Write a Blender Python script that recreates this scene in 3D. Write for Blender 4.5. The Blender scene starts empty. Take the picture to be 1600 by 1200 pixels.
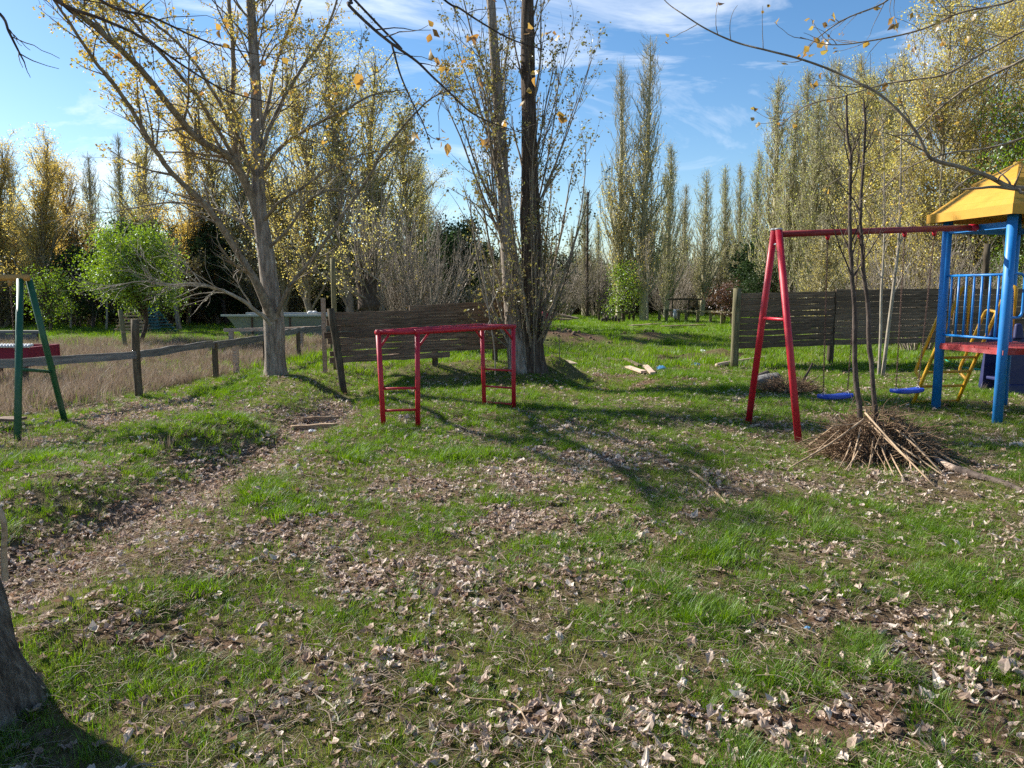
import bpy, math, random
import numpy as np
from mathutils import Vector, Matrix

SC = bpy.context.scene
COL = SC.collection
R = math.radians

# ------------------------------------------------------------------ camera, world, sun, exposure
F_PX, CAM_H, PITCH = 1202.0, 1.6, math.atan(145 / 1202.0)
cam_d = bpy.data.cameras.new("camera")
cam_d.sensor_fit = 'HORIZONTAL'
cam_d.sensor_width = 36.0
cam_d.lens = 36.0 * F_PX / 1600.0
cam_d.clip_start, cam_d.clip_end = 0.05, 2500
cam = bpy.data.objects.new("camera", cam_d)
COL.objects.link(cam)
cam.location = (0, 0, CAM_H)
cam.rotation_euler = (math.pi / 2 - PITCH, 0, 0)
SC.camera = cam

SUN_EL, SUN_AZ = R(34), math.atan2(-0.86, 0.50)     # towards the sun: behind the trees, to the left
world = bpy.data.worlds.new("World")
SC.world = world
world.use_nodes = True
nt = world.node_tree
for n in list(nt.nodes):
    nt.nodes.remove(n)
wo = nt.nodes.new("ShaderNodeOutputWorld")
bg = nt.nodes.new("ShaderNodeBackground")
sky = nt.nodes.new("ShaderNodeTexSky")
sky.sky_type = 'NISHITA'
sky.sun_disc = False
sky.sun_elevation = SUN_EL
sky.sun_rotation = SUN_AZ
sky.air_density, sky.dust_density, sky.ozone_density = 1.0, 0.3, 3.0
tc = nt.nodes.new("ShaderNodeTexCoord")
mp = nt.nodes.new("ShaderNodeMapping")
mp.inputs['Rotation'].default_value = (0.25, 0.55, 0.2)
mp.inputs['Scale'].default_value = (1.4, 5.0, 7.5)
nz = nt.nodes.new("ShaderNodeTexNoise")
nz.inputs['Scale'].default_value = 1.5
nz.inputs['Detail'].default_value = 9
nz.inputs['Roughness'].default_value = 0.62
nz.inputs['Distortion'].default_value = 0.9
rp = nt.nodes.new("ShaderNodeValToRGB")
rp.color_ramp.elements[0].position = 0.53
rp.color_ramp.elements[0].color = (0, 0, 0, 1)
rp.color_ramp.elements[1].position = 0.76
rp.color_ramp.elements[1].color = (0.75, 0.75, 0.75, 1)
mx = nt.nodes.new("ShaderNodeMixRGB")
mx.inputs['Color2'].default_value = (8.5, 8.8, 9.3, 1)      # cirrus, in the sky texture's own units
nt.links.new(tc.outputs['Generated'], mp.inputs['Vector'])
nt.links.new(mp.outputs['Vector'], nz.inputs['Vector'])
nt.links.new(nz.outputs['Fac'], rp.inputs['Fac'])
nt.links.new(rp.outputs['Color'], mx.inputs['Fac'])
hsv = nt.nodes.new("ShaderNodeHueSaturation")
hsv.inputs['Saturation'].default_value = 1.2
nt.links.new(sky.outputs['Color'], hsv.inputs['Color'])
nt.links.new(hsv.outputs['Color'], mx.inputs['Color1'])
nt.links.new(mx.outputs['Color'], bg.inputs['Color'])
bg.inputs['Strength'].default_value = 0.07
nt.links.new(bg.outputs['Background'], wo.inputs['Surface'])

sun_d = bpy.data.lights.new("sun", 'SUN')
sun_d.energy = 4.6
sun_d.angle = R(0.53)
sun_d.color = (1.0, 0.955, 0.87)
sun = bpy.data.objects.new("sun", sun_d)
COL.objects.link(sun)
to_sun = Vector((math.sin(SUN_AZ) * math.cos(SUN_EL), math.cos(SUN_AZ) * math.cos(SUN_EL), math.sin(SUN_EL)))
sun.rotation_euler = to_sun.to_track_quat('Z', 'Y').to_euler()
sun.location = to_sun * 60

SC.view_settings.view_transform = 'Standard'
SC.view_settings.look = 'None'
SC.view_settings.exposure = 1.22
SC.view_settings.gamma = 1.0
SC.view_settings.use_curve_mapping = False
SC.render.engine = 'CYCLES'
SC.cycles.use_denoising = False
SC.cycles.max_bounces = 8
SC.cycles.diffuse_bounces = 5
SC.cycles.transmission_bounces = 4
SC.cycles.transparent_max_bounces = 4
SC.cycles.use_adaptive_sampling = True
SC.cycles.adaptive_threshold = 0.015

# ------------------------------------------------------------------ pixel <-> world helpers (1600x1200 photograph)
CP, SP = math.cos(PITCH), math.sin(PITCH)
def ray(px, py):
    u, v = px - 800.0, 600.0 - py
    return np.array([u, F_PX * CP + v * SP, -F_PX * SP + v * CP])
def at(px, py, Y):
    r = ray(px, py)
    t = Y / r[1]
    return np.array([r[0] * t, Y, CAM_H + r[2] * t])
def gnd(px, py, z=0.0):
    r = ray(px, py)
    t = (z - CAM_H) / r[2]
    return np.array([r[0] * t, r[1] * t, z])

# ------------------------------------------------------------------ noise
def _h(ix, iy, s):
    n = (ix.astype(np.int64) * 374761393 + iy.astype(np.int64) * 668265263 + s * 1442695041) & 0x7fffffff
    n = ((n ^ (n >> 13)) * 1274126177) & 0x7fffffff
    return ((n ^ (n >> 16)) & 0xffff) / 65535.0
def vnoise(x, y, s=0):
    x, y = np.asarray(x, float), np.asarray(y, float)
    ix, iy = np.floor(x), np.floor(y)
    fx, fy = x - ix, y - iy
    fx, fy = fx * fx * (3 - 2 * fx), fy * fy * (3 - 2 * fy)
    a, b, c, d = _h(ix, iy, s), _h(ix + 1, iy, s), _h(ix, iy + 1, s), _h(ix + 1, iy + 1, s)
    return (a * (1 - fx) + b * fx) * (1 - fy) + (c * (1 - fx) + d * fx) * fy
def fbm(x, y, s=0, o=4):
    v, a, t = 0, 1.0, 0
    for i in range(o):
        v = v + a * vnoise(np.asarray(x) * 2 ** i, np.asarray(y) * 2 ** i, s + 17 * i)
        t += a
        a *= 0.5
    return v / t
def sstep(a, b, x):
    t = np.clip((x - a) / (b - a), 0, 1)
    return t * t * (3 - 2 * t)
def dist_poly(x, y, pts):
    d = np.full(np.shape(x), 1e9)
    for (x0, y0), (x1, y1) in zip(pts[:-1], pts[1:]):
        dx, dy = x1 - x0, y1 - y0
        t = np.clip(((x - x0) * dx + (y - y0) * dy) / (dx * dx + dy * dy), 0, 1)
        d = np.minimum(d, np.hypot(x - x0 - t * dx, y - y0 - t * dy))
    return d

# ------------------------------------------------------------------ the lie of the land
DITCH = [tuple(gnd(*p)[:2]) for p in ((-150, 985), (0, 915), (90, 850), (190, 800), (290, 750), (390, 705), (460, 672), (515, 640), (540, 618))]
DITCH += [(-2.75, 13.6), (-2.7, 15.5)]
TREE_L = gnd(432, 602)
POP = gnd(828, 594)
def blob(x, y, c, r, e=1.0):
    return np.exp(-(((x - c[0]) / r) ** 2 + ((y - c[1]) / (r * e)) ** 2))
MOUND = gnd(868, 590)
HEAP = gnd(885, 537)
def gz(x, y):
    x, y = np.asarray(x, float), np.asarray(y, float)
    z = 0.10 * (fbm(x * 0.35, y * 0.35, 3, 3) - 0.5) + 0.05 * (fbm(x * 1.7, y * 1.7, 9, 3) - 0.5)
    z = z * sstep(140, 30, y)
    d = dist_poly(x, y, DITCH)
    z = z - 0.15 * np.exp(-(d / 0.45) ** 2) + 0.05 * np.exp(-((d - 0.85) / 0.4) ** 2)
    z = z + 0.16 * blob(x, y, TREE_L, 1.1)
    z = z + 0.13 * blob(x, y, POP, 0.8)
    z = z + 0.36 * blob(x, y, MOUND, 0.45, 0.8)
    for c, r, hh in (((-1.9, 13.9), 0.6, 0.2), ((-1.1, 14.2), 0.7, 0.22), ((-.3, 14.5), 0.6, 0.2), (gnd(1040, 597)[:2], 0.6, 0.12), (gnd(960, 600)[:2], 0.9, -0.16)):
        z = z + hh * blob(x, y, c, r)
    z = z + 0.42 * blob(x, y, HEAP, 1.7, 0.6) * (0.6 + 0.8 * fbm(x * 1.3, y * 1.3, 21, 3))
    z = z + 0.22 * blob(x, y, gnd(1010, 531), 2.2, 0.35) * (0.3 + 1.2 * fbm(x * 1.3, y * 1.3, 22, 3))
    for p, r, e, hh in (((1055, 560), 0.8, 0.2, 0.16), ((1128, 556), 0.6, 0.25, 0.18)):
        z = z + hh * blob(x, y, gnd(*p), r, e) * (0.3 + 1.4 * fbm(x * 2, y * 2, 27, 2))
    for p, r, hh in (((330, 680), .75, .15), ((90, 775), .55, .14), ((250, 700), .5, .1), ((40, 735), .5, .1),
                     ((120, 960), .5, .06), ((880, 625), .8, -.05), ((700, 655), .5, -.05)):
        z = z + hh * blob(x, y, gnd(*p), r)
    return z
def g1(x, y):
    return float(gz(np.array([x]), np.array([y]))[0])
def gpt(px, py):
    """the point of the uneven ground seen at a pixel"""
    p = gnd(px, py)
    for _ in range(4):
        p = gnd(px, py, g1(p[0], p[1]))
    return p

# ------------------------------------------------------------------ mesh builder
class MB:
    def __init__(s):
        s.v, s.q, s.t, s.n = [], [], [], 0
    def add(s, V, Q=None, T=None):
        V = np.asarray(V, float).reshape(-1, 3)
        if Q is not None and len(Q):
            s.q.append(np.asarray(Q, np.int64).reshape(-1, 4) + s.n)
        if T is not None and len(T):
            s.t.append(np.asarray(T, np.int64).reshape(-1, 3) + s.n)
        s.v.append(V)
        s.n += len(V)
        return s
    def tube(s, P, rad, n=6, cap=False, ridge=None):
        P = np.asarray(P, float)
        k = len(P)
        rad = np.broadcast_to(np.asarray(rad, float), (k,))
        T = np.gradient(P, axis=0)
        T /= np.linalg.norm(T, axis=1)[:, None] + 1e-9
        m = T.mean(0)
        ref = np.array([0, 0, 1.0]) if abs(m[2]) < 0.75 * np.linalg.norm(m) else np.array([1.0, 0, 0])
        A = np.cross(T, ref)
        A /= np.linalg.norm(A, axis=1)[:, None] + 1e-9
        B = np.cross(T, A)
        th = np.arange(n) * 2 * math.pi / n
        rr = rad[:, None] * np.ones((1, n))
        if ridge is not None:
            rr = rr * ridge(np.arange(k)[:, None] * np.ones((1, n)), th[None, :] * np.ones((k, 1)), P)
        V = P[:, None, :] + rr[:, :, None] * (np.cos(th)[None, :, None] * A[:, None, :] + np.sin(th)[None, :, None] * B[:, None, :])
        i = np.arange(k - 1)[:, None] * n
        j = np.arange(n)[None, :]
        j2 = (j + 1) % n
        Q = np.stack([i + j, i + n + j, i + n + j2, i + j2], -1).reshape(-1, 4)
        base = s.n
        s.add(V.reshape(-1, 3), Q)
        if cap:
            for r0, flip in ((0, False), ((k - 1) * n, True)):
                s.v.append(P[0 if r0 == 0 else -1][None, :])
                c = s.n
                s.n += 1
                a = base + r0 + np.arange(n)
                b = base + r0 + (np.arange(n) + 1) % n
                s.t.append(np.stack([a, b, np.full(n, c)], 1) if not flip else np.stack([b, a, np.full(n, c)], 1))
        return s
    def box(s, c, size, M=None):
        x, y, z = [d / 2 for d in size]
        V = np.array([[-x, -y, -z], [x, -y, -z], [x, y, -z], [-x, y, -z], [-x, -y, z], [x, -y, z], [x, y, z], [-x, y, z]])
        if M is not None:
            V = V @ np.asarray(M).T
        return s.add(V + np.asarray(c, float), [[0, 3, 2, 1], [4, 5, 6, 7], [0, 1, 5, 4], [1, 2, 6, 5], [2, 3, 7, 6], [3, 0, 4, 7]])
    def leaves(s, C, size, rng, droop=0.0, aspect=0.72, nrm=None):
        """many small bent leaf faces (two triangles each) round the points C"""
        C = np.asarray(C, float).reshape(-1, 3)
        n = len(C)
        sz = size * rng.uniform(0.6, 1.35, n)[:, None]
        a = rng.normal(size=(n, 3))
        a[:, 2] -= droop
        a /= np.linalg.norm(a, axis=1)[:, None]
        b = np.cross(a, rng.normal(size=(n, 3)))
        b /= np.linalg.norm(b, axis=1)[:, None] + 1e-9
        c = np.cross(a, b)
        V = np.stack([C, C + a * sz * .45 + b * sz * aspect * .5 + c * sz * .12, C + a * sz, C + a * sz * .45 - b * sz * aspect * .5 + c * sz * .12], 1)
        i = np.arange(n)[:, None] * 4
        return s.add(V.reshape(-1, 3), None, np.concatenate([i + np.array([[0, 1, 2]]), i + np.array([[0, 2, 3]])]))
    def big_leaves(s, C, size, rng, droop=0.5):
        """folded, pointed leaves with a stalk, eight faces each"""
        C = np.asarray(C, float).reshape(-1, 3)
        n = len(C)
        sz = (size * rng.uniform(0.55, 1.25, n))[:, None, None]
        a = rng.normal(size=(n, 3))
        a[:, 2] -= droop
        a /= np.linalg.norm(a, axis=1)[:, None]
        b = np.cross(a, rng.normal(size=(n, 3)))
        b /= np.linalg.norm(b, axis=1)[:, None] + 1e-9
        c = np.cross(a, b)
        fold, curl = rng.uniform(.1, .7, n), rng.normal(0, .35, n)
        prof = np.array([[0, 0], [.22, .30], [.45, .40], [.72, .24], [1.02, 0], [.72, -.24], [.45, -.40], [.22, -.30], [.25, 0], [.5, 0], [.75, 0]])
        u, v = prof[:, 0][None, :], prof[:, 1][None, :] * rng.uniform(.8, 1.2, (n, 1))
        w = np.abs(v) * fold[:, None] + curl[:, None] * u * u + rng.normal(0, .03, (n, 11))
        V = C[:, None, :] + sz * (a[:, None, :] * u[:, :, None] + b[:, None, :] * v[:, :, None] + c[:, None, :] * w[:, :, None])
        F3 = np.array([[0, 8, 1], [0, 7, 8], [4, 3, 10], [4, 10, 5]])
        F4 = np.array([[1, 8, 9, 2], [2, 9, 10, 3], [8, 7, 6, 9], [9, 6, 5, 10]])
        i = (np.arange(n) * 11)[:, None, None]
        return s.add(V.reshape(-1, 3), (F4[None] + i).reshape(-1, 4), (F3[None] + i).reshape(-1, 3))
    def mesh(s, name, mat=None, smooth=True, off=None):
        V = np.concatenate(s.v) if s.v else np.zeros((0, 3))
        if off is not None:
            V = V - np.asarray(off, float)
        q = np.concatenate(s.q) if s.q else np.zeros((0, 4), np.int64)
        t = np.concatenate(s.t) if s.t else np.zeros((0, 3), np.int64)
        me = bpy.data.meshes.new(name)
        me.vertices.add(len(V))
        me.vertices.foreach_set("co", V.astype(np.float32).ravel())
        li = np.concatenate([q.ravel(), t.ravel()]).astype(np.int32)
        me.loops.add(len(li))
        me.loops.foreach_set("vertex_index", li)
        tot = np.concatenate([np.full(len(q), 4), np.full(len(t), 3)]).astype(np.int32)
        st = np.concatenate([[0], np.cumsum(tot)[:-1]]).astype(np.int32) if len(tot) else np.zeros(0, np.int32)
        me.polygons.add(len(tot))
        me.polygons.foreach_set("loop_start", st)
        me.polygons.foreach_set("loop_total", tot)
        me.polygons.foreach_set("use_smooth", np.full(len(tot), bool(smooth)))
        me.update(calc_edges=True)
        if mat is not None:
            me.materials.append(mat)
        return me

def curve(pts, n=4):
    """Catmull-Rom through control rows (any width)"""
    P = np.asarray(pts, float)
    if len(P) < 3:
        t = np.linspace(0, 1, n + 1)[:, None]
        return P[0] * (1 - t) + P[-1] * t
    Q = np.vstack([2 * P[0] - P[1], P, 2 * P[-1] - P[-2]])
    out = []
    for i in range(1, len(Q) - 2):
        for k in range(n):
            t = k / n
            out.append(0.5 * (2 * Q[i] + (Q[i + 1] - Q[i - 1]) * t + (2 * Q[i - 1] - 5 * Q[i] + 4 * Q[i + 1] - Q[i + 2]) * t * t
                              + (3 * Q[i] - 3 * Q[i + 1] + Q[i + 2] - Q[i - 1]) * t ** 3))
    out.append(P[-1])
    return np.array(out)

def thing(name, label, cat, loc=(0, 0, 0), rz=0.0, group=None):
    o = bpy.data.objects.new(name, None)
    COL.objects.link(o)
    o.empty_display_size = 0.1
    o.location = tuple(float(v) for v in loc)
    o.rotation_euler = (0, 0, rz)
    o['label'], o['category'] = label, cat
    if group:
        o['group'] = group
    return o
def part(name, mb, mat, root, smooth=True, world=True, label=None, kind=None):
    """world=True: vertices are in world space, moved into the frame of the (unrotated) root chain"""
    off = None
    if world:
        off = np.zeros(3)
        p = root
        while p is not None:
            off += np.array(p.location)
            p = p.parent
    me = mb if isinstance(mb, bpy.types.Mesh) else mb.mesh(name, mat, smooth, off)
    o = bpy.data.objects.new(name, me)
    COL.objects.link(o)
    o.parent = root
    if label:
        o['label'] = label
    if kind:
        o['kind'] = kind
    return o
def solo(name, mb, mat, label, cat, group=None, smooth=True, loc=None):
    """a thing that is one mesh; its origin goes to loc"""
    off = np.asarray(loc if loc is not None else (0, 0, 0), float)
    o = bpy.data.objects.new(name, mb.mesh(name, mat, smooth, off))
    COL.objects.link(o)
    o.location = tuple(off)
    o['label'], o['category'] = label, cat
    if group:
        o['group'] = group
    return o
def copy_tree(o, parent=None):
    c = o.copy()
    COL.objects.link(c)
    if parent is not None:
        c.parent = parent
    for ch in list(o.children):
        copy_tree(ch, c)
    return c

# ------------------------------------------------------------------ materials
def new_mat(name):
    m = bpy.data.materials.new(name)
    m.use_nodes = True
    t = m.node_tree
    for n in list(t.nodes):
        t.nodes.remove(n)
    out = t.nodes.new("ShaderNodeOutputMaterial")
    return m, t, out
def ramp(t, cols, pos=None):
    r = t.nodes.new("ShaderNodeValToRGB")
    e = r.color_ramp.elements
    pos = pos or [i / (len(cols) - 1) for i in range(len(cols))]
    while len(e) < len(cols):
        e.new(0.5)
    for k, (c, p) in enumerate(zip(cols, pos)):
        e[k].position = p
        e[k].color = (*c, 1)
    return r
def noise(t, scale, detail=5, rough=0.6, stretch=None, coord='Object', dist=0.0):
    c = t.nodes.new("ShaderNodeTexCoord")
    n = t.nodes.new("ShaderNodeTexNoise")
    n.inputs['Scale'].default_value = scale
    n.inputs['Detail'].default_value = detail
    n.inputs['Roughness'].default_value = rough
    n.inputs['Distortion'].default_value = dist
    if stretch:
        m = t.nodes.new("ShaderNodeMapping")
        m.inputs['Scale'].default_value = stretch
        t.links.new(c.outputs[coord], m.inputs['Vector'])
        t.links.new(m.outputs['Vector'], n.inputs['Vector'])
    else:
        t.links.new(c.outputs[coord], n.inputs['Vector'])
    return n
def leafy(name, cols, trans=0.45, rough=0.6, obj_random=0.35, gloss=0.06, tint=None):
    """thin leaf or blade: colour differs from island to island and from plant to plant"""
    m, t, out = new_mat(name)
    g = t.nodes.new("ShaderNodeNewGeometry")
    oi = t.nodes.new("ShaderNodeObjectInfo")
    a = t.nodes.new("ShaderNodeMath")
    a.operation = 'MULTIPLY_ADD'
    a.inputs[1].default_value = obj_random
    b = t.nodes.new("ShaderNodeMath")
    b.operation = 'MULTIPLY'
    b.inputs[1].default_value = 1 - obj_random
    t.links.new(g.outputs['Random Per Island'], b.inputs[0])
    t.links.new(oi.outputs['Random'], a.inputs[0])
    t.links.new(b.outputs[0], a.inputs[2])
    r = ramp(t, cols)
    t.links.new(a.outputs[0], r.inputs['Fac'])
    d = t.nodes.new("ShaderNodeBsdfDiffuse")
    tr = t.nodes.new("ShaderNodeBsdfTranslucent")
    gl = t.nodes.new("ShaderNodeBsdfGlossy")
    gl.inputs['Roughness'].default_value = 0.45
    gl.inputs['Color'].default_value = (0.8, 0.85, 0.9, 1)
    mix = t.nodes.new("ShaderNodeMixShader")
    mix.inputs['Fac'].default_value = trans
    mix2 = t.nodes.new("ShaderNodeMixShader")
    mix2.inputs['Fac'].default_value = gloss
    t.links.new(r.outputs['Color'], d.inputs['Color'])
    hs = t.nodes.new("ShaderNodeHueSaturation")
    hs.inputs['Saturation'].default_value = 1.12
    hs.inputs['Value'].default_value = 1.25
    t.links.new(r.outputs['Color'], hs.inputs['Color'])
    t.links.new(hs.outputs['Color'], tr.inputs['Color'])
    t.links.new(d.outputs[0], mix.inputs[1])
    t.links.new(tr.outputs[0], mix.inputs[2])
    t.links.new(mix.outputs[0], mix2.inputs[1])
    t.links.new(gl.outputs[0], mix2.inputs[2])
    t.links.new(mix2.outputs[0], out.inputs['Surface'])
    return m
def solid(name, cols, scale=8, stretch=None, rough=0.8, bump=0.4, bscale=None, pos=None, spec=0.3, rand=0.0, bdist=0.02, detail=6, bstretch=None):
    """rough solid (bark, wood, soil): noise between colours, noise bump, brightness per object"""
    m, t, out = new_mat(name)
    p = t.nodes.new("ShaderNodeBsdfPrincipled")
    p.inputs['Roughness'].default_value = rough
    p.inputs['Specular IOR Level'].default_value = spec
    n = noise(t, scale, detail, 0.65, stretch)
    r = ramp(t, cols, pos)
    t.links.new(n.outputs['Fac'], r.inputs['Fac'])
    src = r.outputs['Color']
    if rand:
        oi = t.nodes.new("ShaderNodeObjectInfo")
        mr = t.nodes.new("ShaderNodeMapRange")
        mr.inputs['To Min'].default_value, mr.inputs['To Max'].default_value = 1 - rand, 1 + rand
        hs = t.nodes.new("ShaderNodeHueSaturation")
        t.links.new(oi.outputs['Random'], mr.inputs['Value'])
        t.links.new(mr.outputs[0], hs.inputs['Value'])
        t.links.new(src, hs.inputs['Color'])
        src = hs.outputs['Color']
    t.links.new(src, p.inputs['Base Color'])
    if bump:
        nb = noise(t, bscale or scale * 2, 7, 0.7, bstretch or stretch)
        b = t.nodes.new("ShaderNodeBump")
        b.inputs['Strength'].default_value = bump
        b.inputs['Distance'].default_value = bdist
        t.links.new(nb.outputs['Fac'], b.inputs['Height'])
        t.links.new(b.outputs['Normal'], p.inputs['Normal'])
    t.links.new(p.outputs[0], out.inputs['Surface'])
    return m
def paint(name, col, worn=(0.09, 0.045, 0.03), rough=0.38, amount=0.66, fade=0.25, spec=0.5):
    """old gloss paint on metal or plastic: faded patches, chips to rust, faint orange peel"""
    m, t, out = new_mat(name)
    p = t.nodes.new("ShaderNodeBsdfPrincipled")
    p.inputs['Specular IOR Level'].default_value = spec
    n1 = noise(t, 3.0, 6, 0.6)
    c2 = tuple(min(1, c * (1 - fade) + 0.35 * fade) for c in col)
    r1 = ramp(t, [tuple(c * 0.82 for c in col), col, c2], [0.3, 0.52, 0.8])
    t.links.new(n1.outputs['Fac'], r1.inputs['Fac'])
    n2 = noise(t, 26, 8, 0.7, (1, 1, 0.5))
    r2 = ramp(t, [(0, 0, 0), (1, 1, 1)], [amount, amount + 0.04])
    t.links.new(n2.outputs['Fac'], r2.inputs['Fac'])
    mix = t.nodes.new("ShaderNodeMixRGB")
    mix.inputs['Color2'].default_value = (*worn, 1)
    t.links.new(r2.outputs['Color'], mix.inputs['Fac'])
    t.links.new(r1.outputs['Color'], mix.inputs['Color1'])
    t.links.new(mix.outputs['Color'], p.inputs['Base Color'])
    rr = ramp(t, [(rough,) * 3, (rough + 0.25,) * 3], [0.35, 0.75])
    t.links.new(n1.outputs['Fac'], rr.inputs['Fac'])
    t.links.new(rr.outputs['Color'], p.inputs['Roughness'])
    nb = noise(t, 70, 4, 0.6)
    b = t.nodes.new("ShaderNodeBump")
    b.inputs['Strength'].default_value = 0.06
    b.inputs['Distance'].default_value = 0.002
    t.links.new(nb.outputs['Fac'], b.inputs['Height'])
    t.links.new(b.outputs['Normal'], p.inputs['Normal'])
    t.links.new(p.outputs[0], out.inputs['Surface'])
    return m

M = {}
M['bark'] = solid('grey_furrowed_bark', [(0.09, 0.068, 0.05), (0.26, 0.21, 0.165), (0.44, 0.385, 0.32)], 7, (3.2, 3.2, 0.5), 0.9, 0.9, 9, [0.3, 0.5, 0.72], 0.2, bdist=0.03)
M['bark_dark'] = solid('dark_poplar_bark', [(0.03, 0.02, 0.014), (0.10, 0.072, 0.052), (0.23, 0.18, 0.14)], 7, (3.4, 3.4, 0.5), 0.92, 1.0, 8, [0.3, 0.52, 0.78], 0.15, bdist=0.04)
M['bark_near'] = solid('weathered_near_bark', [(0.06, 0.043, 0.032), (0.21, 0.165, 0.125), (0.44, 0.38, 0.315)], 14, (3.0, 3.0, 0.55), 0.92, 1.0, 22, [0.3, 0.52, 0.75], 0.15, bdist=0.05)
M['bark_pale'] = solid('pale_smooth_bark', [(0.13, 0.105, 0.075), (0.31, 0.265, 0.20), (0.46, 0.41, 0.33)], 5, (1.5, 1.5, 0.8), 0.75, 0.4, 14, [0.25, 0.5, 0.7], 0.25)
M['branch'] = solid('branch_bark', [(0.09, 0.065, 0.045), (0.22, 0.175, 0.125), (0.32, 0.27, 0.2)], 9, (1.5, 1.5, 1.0), 0.85, 0.4, 30, [0.3, 0.5, 0.7], 0.25)
M['branch_pop'] = solid('grey_green_poplar_twigs', [(0.26, 0.23, 0.14), (0.38, 0.345, 0.22), (0.48, 0.44, 0.30)], 9, (1.5, 1.5, 1.0), 0.85, 0.2, 30, [0.3, 0.5, 0.7], 0.25)
M['branch_olive'] = solid('olive_branch_bark', [(0.15, 0.13, 0.08), (0.32, 0.28, 0.18), (0.43, 0.39, 0.27)], 9, (1.5, 1.5, 1.0), 0.85, 0.3, 30, [0.3, 0.5, 0.7], 0.25)
M['branch_dark'] = solid('dark_branch_bark', [(0.03, 0.022, 0.018), (0.085, 0.062, 0.05), (0.16, 0.125, 0.10)], 9, (2, 2, 0.8), 0.85, 0.5, 30, [0.3, 0.5, 0.7], 0.25)
M['twig_grey'] = solid('grey_bare_twigs', [(0.14, 0.115, 0.085), (0.28, 0.235, 0.185), (0.42, 0.365, 0.305)], 3, None, 0.85, 0, None, [0.3, 0.5, 0.7], 0.2)
M['twig_brown'] = solid('brown_bare_twigs', [(0.09, 0.065, 0.042), (0.19, 0.145, 0.095), (0.29, 0.23, 0.16)], 3, None, 0.9, 0, None, [0.3, 0.5, 0.7], 0.15)
M['leaf_gold'] = leafy('golden_young_leaves', [(0.44, 0.28, 0.08), (0.56, 0.41, 0.12), (0.58, 0.47, 0.15), (0.50, 0.45, 0.17)], 0.72)
M['leaf_tree'] = leafy('small_gold_olive_leaves', [(0.40, 0.17, 0.05), (0.42, 0.26, 0.06), (0.44, 0.33, 0.09), (0.36, 0.31, 0.10), (0.28, 0.29, 0.09)], 0.55)
M['leaf_near'] = leafy('bronze_gold_leaves', [(0.20, 0.09, 0.04), (0.34, 0.20, 0.07), (0.42, 0.28, 0.08), (0.38, 0.32, 0.10)], 0.5)
M['leaf_olive'] = leafy('olive_gold_leaves', [(0.36, 0.26, 0.08), (0.48, 0.39, 0.12), (0.48, 0.43, 0.15), (0.38, 0.40, 0.14)], 0.68)
M['leaf_poplar'] = leafy('grey_green_poplar_leaves', [(0.33, 0.27, 0.09), (0.42, 0.38, 0.12), (0.38, 0.42, 0.12), (0.46, 0.45, 0.18)], 0.6)
M['leaf_bud'] = leafy('sparse_bronze_green_leaves', [(0.14, 0.09, 0.035), (0.21, 0.155, 0.05), (0.22, 0.20, 0.06), (0.15, 0.17, 0.05)], 0.4)
M['leaf_green'] = leafy('fresh_green_leaves', [(0.075, 0.12, 0.015), (0.13, 0.21, 0.022), (0.19, 0.275, 0.036), (0.25, 0.30, 0.05)], 0.5)
M['leaf_dark'] = leafy('dark_evergreen_leaves', [(0.022, 0.036, 0.013), (0.04, 0.065, 0.024), (0.06, 0.09, 0.034)], 0.3, gloss=0.012)
M['leaf_scrub'] = leafy('brown_green_scrub_leaves', [(0.09, 0.07, 0.03), (0.15, 0.125, 0.05), (0.16, 0.165, 0.06)], 0.4)
M['leaf_rust'] = leafy('rusty_red_leaves', [(0.08, 0.03, 0.02), (0.13, 0.06, 0.035), (0.12, 0.08, 0.05)], 0.3)
M['grass'] = leafy('grass_blades', [(0.075, 0.12, 0.018), (0.12, 0.185, 0.025), (0.17, 0.235, 0.032), (0.24, 0.27, 0.055), (0.36, 0.32, 0.13)], 0.45, obj_random=0.45, gloss=0.02)
M['grass_lush'] = leafy('lush_grass_blades', [(0.07, 0.13, 0.015), (0.115, 0.205, 0.02), (0.165, 0.27, 0.028), (0.235, 0.30, 0.045)], 0.47, obj_random=0.4, gloss=0.02)
M['grass_dry'] = leafy('dry_grass_blades', [(0.16, 0.11, 0.07), (0.27, 0.20, 0.135), (0.36, 0.28, 0.19), (0.44, 0.36, 0.26)], 0.35, obj_random=0.4, gloss=0.02)
M['grass_dead'] = leafy('tall_dead_grass', [(0.12, 0.085, 0.058), (0.21, 0.155, 0.112), (0.29, 0.225, 0.165), (0.37, 0.30, 0.23)], 0.3, obj_random=0.45, gloss=0.02)
M['litter'] = leafy('dead_poplar_leaves', [(0.13, 0.075, 0.048), (0.30, 0.20, 0.14), (0.45, 0.335, 0.255), (0.57, 0.46, 0.37), (0.70, 0.61, 0.52)], 0.22, obj_random=0.75, gloss=0.015)
M['wood_dark'] = solid('weathered_dark_planks', [(0.04, 0.025, 0.016), (0.17, 0.112, 0.075), (0.34, 0.24, 0.165)], 5, (0.5, 9, 9), 0.85, 0.7, 9, [0.3, 0.52, 0.75], 0.25, 0.3, 0.012)
M['wood_grey'] = solid('weathered_grey_planks', [(0.055, 0.036, 0.023), (0.155, 0.108, 0.07), (0.29, 0.215, 0.15)], 5, (0.5, 9, 9), 0.85, 0.7, 9, [0.3, 0.52, 0.75], 0.25, 0.28, 0.012)
M['wood_silver'] = solid('silver_grey_rail', [(0.08, 0.072, 0.068), (0.17, 0.16, 0.15), (0.28, 0.26, 0.24)], 4, (0.6, 8, 8), 0.85, 0.5, 8, [0.3, 0.5, 0.75], 0.25, 0.15, 0.01)
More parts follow.
